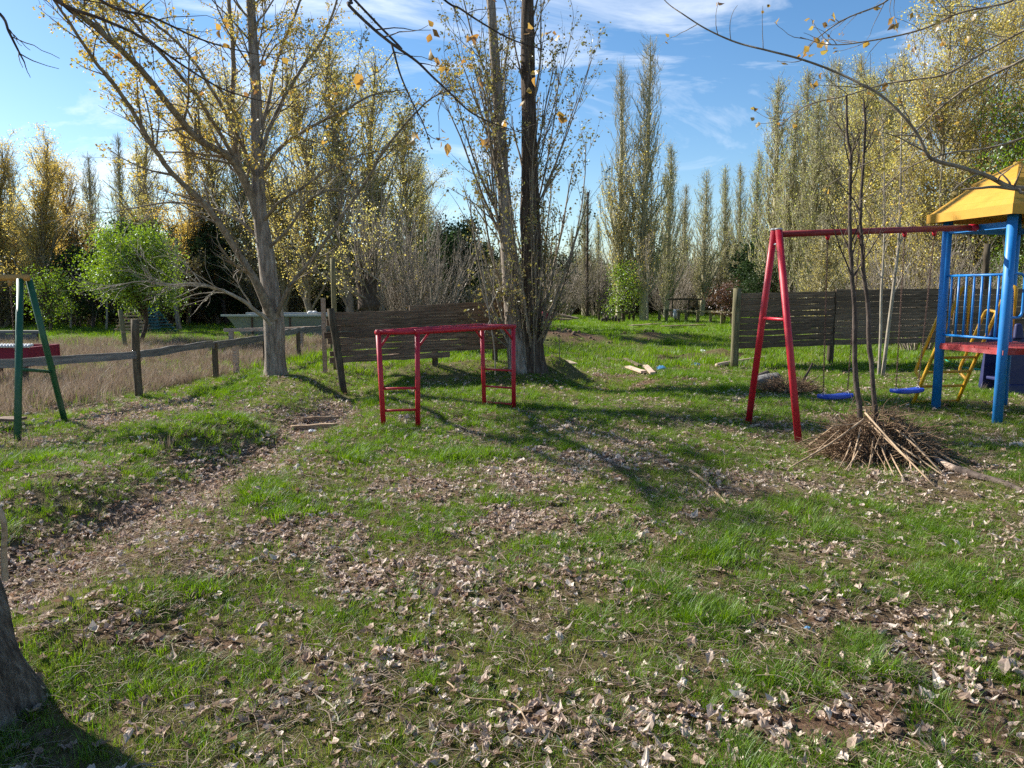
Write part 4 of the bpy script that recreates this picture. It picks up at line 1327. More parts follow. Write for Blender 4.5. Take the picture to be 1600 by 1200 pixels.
def spreading(rng, H=14., cr=2.6, nbr=46, ntw=900, nleaf=9000, lsize=.085, t0=.10, angle=.62, lean=(0, 0), rt=.011, clump=.16, upb=.55):
    tr, br, lv = MB(), MB(), MB()
    zz_ = np.linspace(0, 1, 9)
    wob = np.cumsum(rng.normal(0, .012 * H, (9, 2)), 0)
    TP = np.stack([wob[:, 0] - wob[0, 0] + lean[0] * zz_ ** 1.3 * H, wob[:, 1] - wob[0, 1] + lean[1] * zz_ ** 1.3 * H, zz_ * H], 1)
    tr.tube(TP, H * rt * (1 - zz_) ** .75 + .012, 8)
    t = rng.uniform(t0, .95, nbr)
    base = np.stack([np.interp(t, zz_, TP[:, q]) for q in range(3)], 1)
    az = rng.uniform(0, 2 * math.pi, nbr)
    a = angle * rng.uniform(.6, 1.3, nbr)
    D = np.stack([np.cos(az) * np.sin(a), np.sin(az) * np.sin(a), np.cos(a)], 1)
    L = cr / np.sin(np.maximum(a, .35)) * (1.05 - .75 * t) * rng.uniform(.6, 1.2, nbr)
    P = sprout(rng, base, D, L, 7, upb, .12)
    Rb = (H * rt * .42 * (1.05 - t))[:, None] * np.linspace(1, .2, 7)[None, :] + .006
    batch(tr, P, Rb, 5)
    N, R2 = offshoots(rng, P, Rb, ntw // 3, .15, 1, .7, cr * .42, 5, .4, .16, .5, .006)
    batch(br, N, R2, 3)
    N2, R3 = offshoots(rng, np.concatenate([N]), R2, ntw, .1, 1, .7, cr * .2, 4, .3, .2, .6, .005)
    batch(br, N2, R3, 3)
    lv.leaves(leaf_points(rng, N2, nleaf, .15, clump), lsize, rng)
    return tr, br, lv
def shrub(rng, H=4., nst=30, ntw=700, nleaf=900, lsize=.07, tilt=.5, r=.03):
    br, lv = MB(), MB()
    az = rng.uniform(0, 2 * math.pi, nst)
    a = tilt * np.sqrt(rng.uniform(0, 1, nst))
    S = np.stack([np.cos(az), np.sin(az), 0 * az], 1) * (.12 * H * np.sqrt(rng.uniform(0, 1, nst)))[:, None]
    S[:, 2] = -.05
    D = np.stack([np.cos(az) * np.sin(a), np.sin(az) * np.sin(a), np.cos(a)], 1)
    P = sprout(rng, S, D, H * rng.uniform(.6, 1.05, nst), 7, .15, .09)
    Rb = r * rng.uniform(.5, 1.1, nst)[:, None] * np.linspace(1, .25, 7)[None, :]
    batch(br, P, Rb, 4)
    N, R2 = offshoots(rng, P, Rb, ntw, .15, 1, .6, H * .22, 4, .35, .15, .5, .006)
    batch(br, N, R2, 3)
    if nleaf:
        lv.leaves(leaf_points(rng, N, nleaf, .2, .08), lsize, rng)
    return br, lv
def bushy(rng, H=4., cr=1.9, zc=.62, nclump=150, nleaf=16000, lsize=.075, trunk_r=.09, nbr=34, jit=.17, fork=.3):
    """round leafy crown: leaves clumped about the ends of the branches"""
    tr, br, lv = MB(), MB(), MB()
    TP = curve([(0, 0, -.1), (.04 * H * rng.normal(), .02, H * .2), (.05 * H * rng.normal(), 0, H * .45), (0, 0, H * .7)], 3)
    tr.tube(TP, np.linspace(trunk_r, trunk_r * .3, len(TP)), 8)
    t = rng.uniform(.3, 1, nbr)
    base = np.stack([np.interp(t, np.linspace(0, 1, len(TP)), TP[:, q]) for q in range(3)], 1)
    u_ = unit(rng.normal(size=(nbr, 3)))
    u_[:, 2] = np.clip(u_[:, 2] * 1.1 + .2, -.75, 1)
    tgt = np.array([0, 0, H * zc]) + u_ * np.array([cr, cr, H * (1 - zc)]) * rng.uniform(.6, 1., nbr)[:, None]
    s = np.linspace(0, 1, 6)[None, :, None]
    P = base[:, None] * (1 - s) + tgt[:, None] * s + np.array([0, 0, 1.]) * (np.sin(s * math.pi) * .12 * cr) + rng.normal(0, .03, (nbr, 6, 3)) * cr * s
    Rb = trunk_r * .4 * np.linspace(1, .2, 6)[None, :] * np.ones((nbr, 1))
    batch(tr, P, Rb, 5)
    N, R2 = offshoots(rng, P, Rb, nclump, .35, 1, .8, cr * .45, 5, .2, .2, .5, .005)
    batch(br, N, R2, 3)
    lv.leaves(leaf_points(rng, N, nleaf, .25, jit), lsize, rng)
    return tr, br, lv

KINDS = {}
def kind(name, meshes, mats):
    KINDS[name] = [(pn, mb.mesh(pn, M[mt])) for (pn, mt), mb in zip(mats, meshes) if mb.n]
CPARTS = lambda lf_, bk='branch_olive', tk='branch_olive': (('trunk', tk), ('branches', bk), ('foliage', lf_))
for q in range(3, 6):
    r_ = np.random.default_rng(100 + q)
    kind('col%d' % q, columnar(r_, 15., 1.2 + .2 * (q % 3), 200 + 20 * (q % 3), 2300, 3400 + 1400 * (q % 2), .07, lz=(-.2, 1.1) if q % 2 else (.0, .8)), CPARTS('leaf_poplar', 'branch_pop', 'branch_pop'))
for q in range(3):
    r_ = np.random.default_rng(100 + q)
    kind('col%d' % q, columnar(r_, 15., 1.5 + .15 * q, 220, 2300, 4200, .07), CPARTS('leaf_poplar', 'branch_pop', 'branch_pop'))
    r_ = np.random.default_rng(110 + q)
    kind('colgold%d' % q, columnar(r_, 15., 1.75, 230, 2600, 8500, .08, lz=(-.2, .55 + .1 * q)), CPARTS('leaf_olive', 'branch_pop', 'branch_pop'))
    r_ = np.random.default_rng(120 + q)
    kind('gold%d' % q, spreading(r_, 13., 1.7, 110, 2600, 23000, .075, .05, .36, (r_.normal() * .04, 0)), CPARTS('leaf_gold', 'branch_olive', 'branch'))
    r_ = np.random.default_rng(130 + q)
    kind('olive%d' % q, spreading(r_, 14., 1.8, 100, 2400, 15000, .075, .08, .38, (r_.normal() * .03, 0)), CPARTS('leaf_olive', 'branch_olive', 'branch'))
    r_ = np.random.default_rng(140 + q)
    kind('leaning%d' % q, spreading(r_, 14., 3.0, 96, 3000, 46000, .075, .03, .75, ((-.22, -.12, .12)[q], 0), rt=.0095), CPARTS('leaf_olive', 'branch', 'bark_pale'))
    r_ = np.random.default_rng(150 + q)
    kind('bare%d' % q, shrub(r_, 4.5, 34 + 6 * q, 1000, 420, .06, .5), (('stems', 'twig_grey'), ('foliage', 'leaf_scrub')))
r_ = np.random.default_rng(160)
kind('upright', shrub(r_, 6.5, 80, 1500, 900, .055, .42, .045), (('stems', 'twig_grey'), ('foliage', 'leaf_bud')))
kind('green0', bushy(np.random.default_rng(161), 4.4, 2.0, .58, 300, 18000, .08, nbr=48, jit=.2), (('trunk', 'bark_dark'), ('branches', 'branch_dark'), ('foliage', 'leaf_green')))
kind('green1', bushy(np.random.default_rng(162), 3.4, 1.2, .52, 110, 3200, .08, jit=.24), (('trunk', 'bark_dark'), ('branches', 'branch_dark'), ('foliage', 'leaf_green')))
kind('green2', bushy(np.random.default_rng(163), 6.5, 2.6, .5, 260, 15000, .08, .1, jit=.26, nbr=50), (('trunk', 'branch'), ('branches', 'branch'), ('foliage', 'leaf_green')))
kind('dark0', bushy(np.random.default_rng(164), 5, 1.6, .5, 120, 9000, .11, .1), (('trunk', 'bark_dark'), ('branches', 'branch_dark'), ('foliage', 'leaf_dark')))
kind('dark1', bushy(np.random.default_rng(165), 4, 2.2, .45, 120, 9000, .11, .1), (('trunk', 'bark_dark'), ('branches', 'branch_dark'), ('foliage', 'leaf_dark')))
kind('rust', bushy(np.random.default_rng(166), 2.6, 1.3, .5, 80, 3500, .09, .05), (('trunk', 'bark_dark'), ('branches', 'twig_brown'), ('foliage', 'leaf_rust')))
kind('birch', spreading(np.random.default_rng(167), 6., 1.3, 30, 420, 600, .05, .22, .6, rt=.009), CPARTS('leaf_gold', 'twig_grey', 'bark_pale'))

def plant(kn, name, px, ytop, Y, label, cat='tree', group=None, rz=None, wide=1.0, H0=None):
    """a tree of kind kn whose foot stands at depth Y below picture column px and whose top reaches ytop"""
    q = at(px, 460, Y)
    z = g1(q[0], Y)
    top = at(px, ytop, Y)[2]
    rz = rs.uniform(0, 6.28) if rz is None else rz
    root = thing(name, label, cat, (q[0], Y, z - .03), rz, group)
    hh = H0 or max(max(v.co.z for v in me.vertices) for pn, me in KINDS[kn])
    s = (top - z) / hh
    root.scale = (s * wide, s * wide, s)
    for pn, me in KINDS[kn]:
        part(pn, me, None, root)
    return root
HC = {}
for kn, ps in KINDS.items():
    h = 0
    for pn, me in ps:
        a = np.zeros(len(me.vertices) * 3, np.float32)
        me.vertices.foreach_get('co', a)
        h = max(h, float(a[2::3].max()))
    HC[kn] = h
ORD = ['first', 'second', 'third', 'fourth', 'fifth', 'sixth', 'seventh', 'eighth', 'ninth', 'tenth', 'eleventh', 'twelfth', 'thirteenth', 'fourteenth', 'fifteenth', 'sixteenth']
def plant_row(rows_, name, fmt, group):
    for k, (kn, px, yt, Y, w) in enumerate(rows_):
        plant(kn, name, px, yt, Y, fmt % ORD[k], group=group, wide=w, H0=HC[kn])
# tall slender poplars in the middle
plant('colgold1', 'poplar_tree', 1006, 46, 42, 'tallest slender poplar rising alone against the blue sky behind the green field', wide=1.15, H0=HC['colgold1'])
plant('colgold0', 'poplar_tree', 968, 84, 42.5, 'narrow poplar with pointed top just beside the tallest slender one', wide=1.05, H0=HC['colgold0'])
plant_row([('col0', 1041, 215, 47, 1.3), ('col4', 1066, 285, 55, 1.6), ('col2', 1097, 258, 50, 1.5), ('col3', 1130, 253, 53, 1.25), ('col1', 1152, 247, 52, 1.2), ('col5', 1178, 225, 50, 1.35)],
          'poplar_tree', '%s small distant poplar beyond the field, counted from the tallest poplar', 'distant poplars beyond the field')
plant_row([('col0', 1207, 108, 36, 1.4), ('col3', 1228, 150, 33, 1.4), ('col1', 1244, 90, 35, 1.35), ('col5', 1262, 135, 32, 1.5), ('col2', 1280, 80, 36, 1.3), ('col4', 1298, 84, 33, 1.4), ('colgold1', 1316, 130, 31, 1.2),
           ('col1', 1332, 68, 32, 1.4), ('col3', 1350, 100, 31, 1.5), ('col0', 1372, 80, 33, 1.4), ('colgold0', 1395, 60, 32, 1.2)],
          'poplar_tree', '%s poplar from the open sky in the dense row above the red swing beam', 'poplar row behind the grey board fence')
plant_row([('col2', 912, 285, 50, 1.1), ('col5', 934, 335, 56, 1.2), ('col3', 893, 350, 58, 1.1)], 'poplar_tree', '%s small dim poplar beside the double trunk, counted from the tallest poplars', 'small dim poplars beside the double trunk')
# golden trees on the open side, behind the green swing
plant_row([('gold0', -40, 175, 36, 1.4), ('gold1', 10, 195, 35, 1.3), ('gold2', 62, 188, 33, 1.35), ('gold0', 108, 225, 37, 1.3), ('colgold2', 148, 235, 44, 1.4), ('col4', 196, 205, 45, 1.2), ('colgold1', 30, 230, 42, 1.6), ('colgold0', 90, 240, 43, 1.6), ('colgold2', 225, 240, 44, 1.6)],
          'poplar_tree', '%s golden poplar counting inward from the picture edge beyond the green swing', 'golden poplars beyond the green swing')
plant_row([('olive0', 246, 160, 40, 1.3), ('gold1', 292, 118, 37, 1.), ('olive1', 340, 105, 38, 1.3), ('olive2', 395, 95, 36, 1.3), ('olive0', 444, 100, 34, 1.3), ('olive1', 492, 58, 31, 1.3),
           ('olive2', 546, 38, 30, 1.3), ('olive0', 596, 50, 31, 1.3), ('olive1', 637, 125, 33, 1.3), ('olive2', 668, 230, 36, 1.3)],
          'poplar_tree', '%s olive-gold poplar behind the grey-barked tree, counted from the round green tree', 'olive gold poplars behind the grey-barked trunk')
# thick mass of leaning pale-stemmed trees beyond the play tower
plant_row([('leaning2', 1378, 70, 28, 1.), ('leaning0', 1432, -40, 24, 1.), ('leaning1', 1490, -120, 22, 1.), ('leaning0', 1552, -140, 23, 1.), ('leaning2', 1640, -150, 21, 1.), ('leaning1', 1730, -120, 22, 1.)],
          'leaning_tree', '%s pale-stemmed leaning tree behind the play tower, counted from the poplar row', 'pale-stemmed leaning trees behind the play tower')
plant('green2', 'willow_tree', 1622, 90, 20.5, 'fresh green leafy tree showing behind the yellow roof', wide=.8, H0=HC['green2'], rz=.4)
plant('green2', 'willow_tree', 1605, 350, 19.2, 'low fresh green bush behind the blue posts under the yellow roof', 'bush', wide=1.0, H0=HC['green2'], rz=2.1)
for k, (px, yt, Y) in enumerate(((1290, 390, 26), (1365, 350, 25), (1440, 330, 21), (1520, 345, 20), (1570, 380, 19))):
    plant(('bare0', 'bare1', 'bare2', 'bare0', 'bare1')[k], 'bare_shrub', px, yt, Y, '%s bare shrub behind the grey board fence, counted towards the play tower' % ORD[k], 'shrub', 'bare shrubs behind the grey board fence', wide=.9, H0=HC['bare0'])
plant('colgold2', 'young_poplar', 1285, 330, 24, 'short yellow-green upright young tree behind the grey fence above its middle post', wide=2.3, H0=HC['colgold2'])
plant('dark1', 'dark_bush', 1208, 398, 33, 'dark green conifer-like bush behind the red A-frame legs', 'bush', wide=1.1, H0=HC['dark1'])
plant('rust', 'rusty_bush', 1146, 428, 36, 'rusty red bush just behind the end post of the grey fence', 'bush', wide=1.1, H0=HC['rust'])
# middle distance
plant('green0', 'leafy_tree', 212, 318, 23.6, 'round fresh green leafy tree on a dark forked trunk in the dead grass', wide=1.05, H0=HC['green0'], rz=.8)
plant('green1', 'leafy_tree', 74, 402, 30, 'smaller yellow-green leafy tree seen between the green swing legs', wide=1.1, H0=HC['green1'])
plant('green1', 'leafy_tree', 975, 396, 41, 'small bright yellow-green tree at the foot of the tallest poplars', wide=1.05, H0=HC['green1'], rz=2)
plant('birch', 'bare_tree', 1013, 352, 40.2, 'small pale-trunked almost leafless tree beside the bright yellow-green one', wide=1.2, H0=HC['birch'])
plant('upright', 'bare_tree', 655, 292, 23.5, 'bare many-stemmed grey tree fanning up behind the dark board fence', wide=1.05, H0=HC['upright'], rz=.3)
plant('dark0', 'evergreen_tree', 706, 325, 27, 'dark evergreen tree between the bare fan of stems and the double poplar', wide=.9, H0=HC['dark0'])
plant('bare1', 'bare_shrub', 760, 370, 36, 'pale bare shrub behind the dark fence beside the leaning poplar stem', 'shrub', wide=1.2, H0=HC['bare1'])
for k, (px, yt, Y) in enumerate(((875, 385, 47), (930, 372, 49), (1050, 400, 50))):
    plant('bare%d' % k, 'bare_shrub', px, yt, Y, '%s grey bare shrub across the field, counted from the double trunk' % ORD[k], 'shrub', 'grey bare shrubs at the far side of the field', wide=1.25, H0=HC['bare%d' % k])
# pollard behind the fence
pc = at(577, 487, 22)
root = thing('pollard_tree', 'stumpy dark pollard trunk with thin yellowish shoots behind the dark board fence', 'tree', (pc[0], 22, g1(pc[0], 22)))
tb = MB().tube(curve([(pc[0], 22, -.1), (pc[0], 22, .9), (pc[0], 22, 1.15), (pc[0] - .15, 22, 1.7), (pc[0] - .28, 22, 2.4)], 4), [.28] * 4 + [.27] * 4 + [.33, .3, .26, .22] + [.18, .16, .13, .1] + [.08], 12)
tb.tube(curve([(pc[0], 22, 1.1), (pc[0] + .12, 22, 1.8), (pc[0] + .2, 22, 2.6)], 4), np.linspace(.17, .06, 9), 9)
part('trunk', tb, M['bark_dark'], root)
r_ = np.random.default_rng(77)
nS = 40
Sp = np.stack([pc[0] + r_.normal(0, .16, nS), 22 + r_.normal(0, .12, nS), r_.uniform(1.2, 2.6, nS)], 1)
Pp = sprout(r_, Sp, r_.normal(size=(nS, 3)) * [.6, .6, .2] + [0, 0, .9], r_.uniform(1.2, 3.2, nS), 6, .2, .1)
Rp = np.linspace(.024, .007, 6)[None, :] * np.ones((nS, 1))
bb = batch(MB(), Pp, Rp, 4)
N, R2 = offshoots(r_, Pp, Rp, 380, .2, 1, .6, .6, 4, .3, .15, .5, .005)
batch(bb, N, R2, 3)
part('branches', bb, M['twig_grey'], root, kind='stuff')
part('foliage', MB().leaves(leaf_points(r_, N, 1500, .2, .07), .06, r_), M['leaf_olive'], root, kind='stuff')
# slim bare trunks in the gloom under the green tree
for k, (px, yb, yt, r0, mt, lb) in enumerate(((281, 517, 372, .11, 'bark', 'reddish-brown bare trunk in the gloom beside the round green tree'), (247, 518, 420, .05, 'bark_pale', 'slim pale trunk between the teal slats and the reddish-brown trunk'),
                                   (166, 516, 410, .05, 'bark_pale', 'slim pale trunk in the gloom beside the tan slats'), (110, 515, 420, .05, 'bark', 'slim grey trunk in the gloom beyond the green swing leg'),
                                   (918, 496, 300, .11, 'bark_dark', 'thin dark straight trunk at the far edge of the green field'))):
    c = gnd(px, yb)
    tp = at(px + rs.normal(0, 4), yt, c[1])
    root = thing('slim_tree', lb, 'tree', tuple(c))
    TP = curve([c - [0, 0, .1], c * .6 + tp * .4 + [rs.normal(0, .08), 0, 0], tp], 4)
    part('trunk', MB().tube(TP, np.linspace(r0, r0 * .5, len(TP)), 8), M[mt], root)
    PB = TP[None]
    N, R2 = offshoots(r_, PB, np.linspace(r0, r0 * .4, len(TP))[None], 26, .45, 1, .6, 1.1, 5, .4, .15, .4, .006)
    part('branches', batch(MB(), N, R2, 3), M['twig_brown'], root, kind='stuff')

# far-off wood: one mass of scrub and dim trees
wood_src, nk = [], 4
for k in range(nk):
    r_ = np.random.default_rng(200 + k)
    b_, l_ = shrub(r_, 4.2, 30, 620, 2600 if k % 2 else 1300, .12, .55, .035)
    wood_src.append((b_.mesh('stems', M['twig_brown'] if k % 2 else M['twig_grey']), l_.mesh('foliage', M['leaf_scrub'])))
for k in range(2):
    r_ = np.random.default_rng(210 + k)
    t_, b_, l_ = bushy(r_, 5.5, 2.0, .5, 120, 5200, .15, .12)
    t_.add(np.concatenate(b_.v), np.concatenate(b_.q))
    wood_src.append((t_.mesh('stems', M['branch_dark']), l_.mesh('foliage', M['leaf_dark'])))
S_WOOD = source_set('far_wood', [a for a, b in wood_src] + [b for a, b in wood_src])
def wood(name, rng, n, xf, yf, hs, darkp, label):
    x, y = xf(n), None
    y = yf(x)
    kk = np.where(rng.uniform(size=n) < darkp, 4 + rng.integers(0, 2, n), rng.integers(0, 4, n))
    s = rng.uniform(*hs, n)
    tz = rng.uniform(0, 6.28, n)
    P = put(x, y, -.05)
    P2, s2, t2 = np.vstack([P, P]), np.concatenate([s, s]), np.concatenate([tz, tz])
    scatter(name, P2, np.stack([0 * t2, 0 * t2, t2], 1), np.stack([s2 * 1.15, s2 * 1.15, s2], 1), np.concatenate([kk, kk + 6]), S_WOOD, label)
rw = np.random.default_rng(31)
wood('wood', rw, 150, lambda n: rw.uniform(-44, -2.5, n), lambda x: rw.uniform(33, 46, len(x)) + np.maximum(0, x + 9) * .8, (.6, .95), .15, 'dark tangled wood behind the dead grass and the round green tree')
wood('wood', rw, 130, lambda n: rw.uniform(-6, 22, n), lambda x: rw.uniform(52, 66, len(x)), (.6, 1.0), .15, 'grey-brown tangled wood closing the far side of the green field')
wood('wood', rw, 110, lambda n: rw.uniform(14, 46, n), lambda x: rw.uniform(27, 42, len(x)) + np.maximum(0, 20 - x) * 1.4, (.55, .9), .3, 'dim scrub below the poplar row behind the grey board fence')
wood('wood', rw, 190, lambda n: rw.uniform(-95, 95, n), lambda x: rw.uniform(70, 95, len(x)), (.8, 1.2), .1, 'most distant wood seen in gaps between the trunks')

# ------------------------------------------------------------------ the grey-barked tree with long limbs (hand-laid limbs, grown twigs)
def ridged(seed, amp=.07, n=9, hs=1.0):
    def f(k, th, P):
        z = P[:, 2][:, None] * np.ones_like(th)
        tw = th / (2 * math.pi) * n
        return 1 + amp * (2 * np.abs(vnoise(tw * 1.0 + 40, z * hs, seed) - .5) * 1.6 - .5) + amp * .5 * (vnoise(tw * 2.7 + 90, z * hs * 3, seed + 5) - .5)
    return f
def flare(P, rad, z0, h, amt):
    return rad * (1 + amt * np.exp(-(P[:, 2] - z0) / h))
rt_ = np.random.default_rng(8)
TY = TREE_L[1]
def pxs(lst, n=4):
    """(px, py, depth, radius) control rows -> polyline and radii"""
    C = np.array([[*at(a, b, c), d] for a, b, c, d in lst])
    S = curve(C, n)
    return S[:, :3], S[:, 3]
root = thing('grey_barked_tree', 'large grey-barked tree with long leaning limbs growing beside the ditch', 'tree', (TREE_L[0], TY, g1(TREE_L[0], TY)))
trunk = MB()
P, r = pxs([(433, 622, TY, .215), (432, 598, TY, .21), (430, 560, TY, .20), (428, 500, TY, .195), (421, 440, TY, .17), (414, 390, TY, .155), (406, 330, TY, .135), (403, 270, TY + .05, .12),
            (401, 200, TY + .1, .105), (399, 120, TY + .1, .095), (394, 40, TY + .2, .085), (389, -60, TY + .2, .07), (384, -200, TY + .3, .05), (380, -330, TY + .3, .02)], 6)
r = flare(P, r * .86, P[6, 2], .16, .42)
trunk.tube(P, r, 26, ridge=ridged(3, .085, 10, .9))
part('trunk', trunk, M['bark'], root)
LIMBS = {
    'A': [(408, 350, TY, .085), (390, 300, TY - .1, .078), (362, 250, TY - .4, .07), (318, 222, TY - .9, .064), (276, 180, TY - 1.4, .058), (240, 135, TY - 1.9, .052), (200, 92, TY - 2.4, .048), (150, 45, TY - 2.9, .043), (90, 0, TY - 3.4, .036), (0, -60, TY - 4, .022)],
    'B': [(428, 500, TY - .12, .11), (415, 470, TY - .2, .095), (396, 430, TY - .35, .072), (372, 390, TY - .5, .062), (342, 345, TY - .7, .056), (306, 303, TY - 1, .05), (270, 268, TY - 1.2, .046), (238, 225, TY - 1.5, .042), (215, 185, TY - 1.7, .038), (185, 140, TY - 2, .034), (150, 95, TY - 2.3, .028), (112, 38, TY - 2.6, .022), (70, -30, TY - 2.9, .014)],
    'C': [(428, 497, TY - .15, .05), (447, 458, TY - .25, .042), (472, 422, TY - .4, .036), (510, 372, TY - .6, .032), (545, 325, TY - .7, .028), (575, 285, TY - .8, .026), (604, 238, TY - 1, .023), (640, 192, TY - 1.1, .018), (676, 160, TY - 1.2, .013), (722, 138, TY - 1.3, .007)],
    'D': [(424, 505, TY - .15, .05), (402, 487, TY - .35, .04), (375, 468, TY - .6, .034), (342, 450, TY - .8, .028), (305, 441, TY - 1, .022), (262, 441, TY - 1.2, .016), (218, 436, TY - 1.4, .011), (150, 446, TY - 1.6, .006)],
    'E': [(405, 335, TY, .06), (385, 290, TY + .1, .055), (366, 235, TY + .2, .05), (362, 170, TY + .3, .048), (361, 100, TY + .3, .044), (356, 30, TY + .3, .04), (346, -60, TY + .3, .03), (336, -180, TY + .3, .012)],
    'F': [(403, 255, TY, .045), (422, 205, TY + .1, .038), (450, 150, TY + .2, .034), (478, 108, TY + .2, .03), (506, 66, TY + .2, .026), (530, 20, TY + .2, .022), (552, -50, TY + .2, .015)],
    'G': [(404, 280, TY, .04), (440, 228, TY - .3, .034), (490, 195, TY - .6, .028), (540, 172, TY - .8, .022), (585, 150, TY - 1, .016), (640, 140, TY - 1.2, .008)],
    'H': [(408, 350, TY, .04), (432, 318, TY - .3, .03), (470, 298, TY - .5, .024), (520, 262, TY - .7, .018), (575, 240, TY - .9, .012), (620, 235, TY - 1, .006)],
    'I': [(404, 320, TY, .05), (376, 262, TY - .3, .042), (340, 200, TY - .7, .037), (300, 140, TY - 1.2, .033), (250, 80, TY - 1.7, .028), (205, 30, TY - 2.1, .023), (150, -30, TY - 2.6, .016)],
    'J': [(403, 290, TY, .04), (370, 215, TY - .4, .034), (325, 140, TY - .9, .029), (270, 70, TY - 1.4, .023), (190, 10, TY - 2, .017), (120, -40, TY - 2.4, .01)],
    'K': [(402, 230, TY, .042), (418, 160, TY + .4, .036), (436, 90, TY + .8, .03), (462, 30, TY + 1.1, .025), (488, -50, TY + 1.3, .015)],
    'L': [(412, 380, TY + .1, .04), (372, 345, TY + .3, .03), (318, 322, TY + .4, .024), (255, 318, TY + .5, .017), (190, 330, TY + .6, .01), (140, 335, TY + .6, .005)],
    'M': [(414, 395, TY, .038), (450, 360, TY - .2, .03), (482, 318, TY - .4, .024), (520, 300, TY - .6, .017), (560, 310, TY - .8, .01)],
}
limbs, low_limb = MB(), MB()
tw, lv = MB(), MB()
bare = MB()
for nm, ctl in LIMBS.items():
    P, r = pxs(ctl, 5)
    P = P + np.cumsum(rt_.normal(0, .006, P.shape), 0)
    r = r * .84
    (limbs if nm != 'D' else low_limb).tube(P, r, 10)
    ln = float(np.linalg.norm(np.diff(P, axis=0), axis=1).sum())
    low = nm in 'DLM'
    PB, RB = P[None], r[None]
    k1 = int(ln * (3.2 if not low else 8))
    N, R2 = offshoots(rt_, PB, RB, k1, .12, 1, .65, 1.25 if not low else 1.0, 7, .35 if not low else .1, .13, .45, .0045)
    N2, R3 = offshoots(rt_, N, R2, k1 * (7 if not low else 6), .15, 1, .7, .5, 5, .3, .17, .55, .0032)
    N3, R4 = offshoots(rt_, PB, RB, int(ln * 3), .3, 1, .8, .45, 5, .4, .15, .25, .003)
    if low:
        batch(bare, N, R2, 5)
        batch(bare, N2, R3, 3)
    else:
        batch(tw, N, R2, 5)
        batch(tw, N2, R3, 3)
        batch(tw, N3, R4, 3)
    allp = np.concatenate([N2, N3]) if True else N2
    zmid = allp[:, -1, 2]
    sel = allp[rt_.uniform(size=len(allp)) < sstep(2.6, 4.6, zmid) * (.88 if not low else 0)]
    if len(sel):
        c = np.repeat(leaf_points(rt_, sel, len(sel) * 5, .2, .05), 4, 0)
        c = c + rt_.normal(0, .022, c.shape)
        lv.leaves(c, .042, rt_, .3)
for top in ([(399, 120), (394, 40), (389, -60)],):
    P, r = pxs([(a, b, TY + .15, .05) for a, b in top] + [(384, -200, TY + .3, .04)], 5)
    N, R2 = offshoots(rt_, P[None], r[None], 26, .0, 1, .7, 1.6, 7, .35, .13, .35, .0045)
    N2, R3 = offshoots(rt_, N, R2, 150, .15, 1, .7, .55, 5, .3, .17, .55, .0032)
    batch(tw, N, R2, 5)
    batch(tw, N2, R3, 3)
    lv.leaves(leaf_points(rt_, N2, 3500, .2, .04), .042, rt_, .3)
part('limbs', limbs, M['branch'], root)
part('twigs', tw, M['branch'], root, kind='stuff')
part('low_limb', low_limb, M['bark_pale'], root, label='pale low limb reaching out over the rail fence')
part('bare_twigs', bare, M['bark_pale'], root, label='pale leafless low twigs', kind='stuff')
part('foliage', lv, M['leaf_tree'], root, kind='stuff')

# ------------------------------------------------------------------ the double poplar
PY = POP[1]
root = thing('double_poplar', 'dark furrowed poplar with two trunks rising from one foot at the gap in the fence', 'tree', (POP[0], PY, g1(POP[0], PY)))
tb = MB()
P, r = pxs([(832, 612, PY, .26), (831, 594, PY, .25), (829, 560, PY, .235), (828, 520, PY, .225), (829, 470, PY, .205), (830, 400, PY, .175), (828, 330, PY, .158), (827, 250, PY, .142), (826, 160, PY, .125), (825, 80, PY, .112), (825, 0, PY, .10), (826, -120, PY, .075), (827, -260, PY, .045), (828, -380, PY, .015)], 6)
tb.tube(P, flare(P, r, P[6, 2], .14, .42), 30, ridge=ridged(13, .15, 9, .7))
part('trunk', tb, M['bark_dark'], root, label='thicker dark upright trunk')
P2, r2 = pxs([(815, 612, PY - .12, .20), (813, 590, PY - .12, .19), (808, 545, PY - .1, .18), (803, 500, PY - .05, .165), (798, 450, PY, .145), (794, 400, PY, .125), (790, 330, PY, .112), (785, 260, PY, .102), (780, 180, PY, .092), (773, 90, PY, .082), (767, 0, PY, .072), (760, -130, PY, .05), (752, -270, PY, .016)], 6)
tb = MB().tube(P2, flare(P2, r2, P2[6, 2], .14, .3), 26, ridge=ridged(23, .11, 9, .7))
part('trunk', tb, M['bark'], root, label='thinner leaning trunk with paler bark')
r_ = np.random.default_rng(19)
# ascending branches
nb = 62
t = r_.uniform(.06, .93, nb)
src = r_.uniform(size=nb) < .62
i1, i2 = (t * (len(P) - 1)).astype(int), (t * (len(P2) - 1)).astype(int)
base = np.where(src[:, None], P[np.clip(i1, 8, len(P) - 1)], P2[np.clip(i2, 8, len(P2) - 1)])
az = np.where(src, r_.normal(.2, 1.3, nb), r_.normal(3.0, 1.3, nb))
D = np.stack([np.cos(az) * .36, np.sin(az) * .34, np.full(nb, 1.)], 1)
L = (1.0 - .62 * t) * r_.uniform(2.2, 4.6, nb)
Pb = sprout(r_, base, D, L, 9, .7, .06)
Rb = ((.034 - .02 * t) * r_.uniform(.5, 1.1, nb))[:, None] * np.linspace(1, .18, 9)[None, :] + .0025
br = batch(MB(), Pb, Rb, 6)
N, R2 = offshoots(r_, Pb, Rb, 520, .1, 1, .42, 1.0, 6, .5, .09, .5, .003)
batch(br, N, R2, 4)
N2, R3 = offshoots(r_, N, R2, 900, .2, 1, .6, .32, 4, .4, .15, .6, .0025)
batch(br, N2, R3, 3)
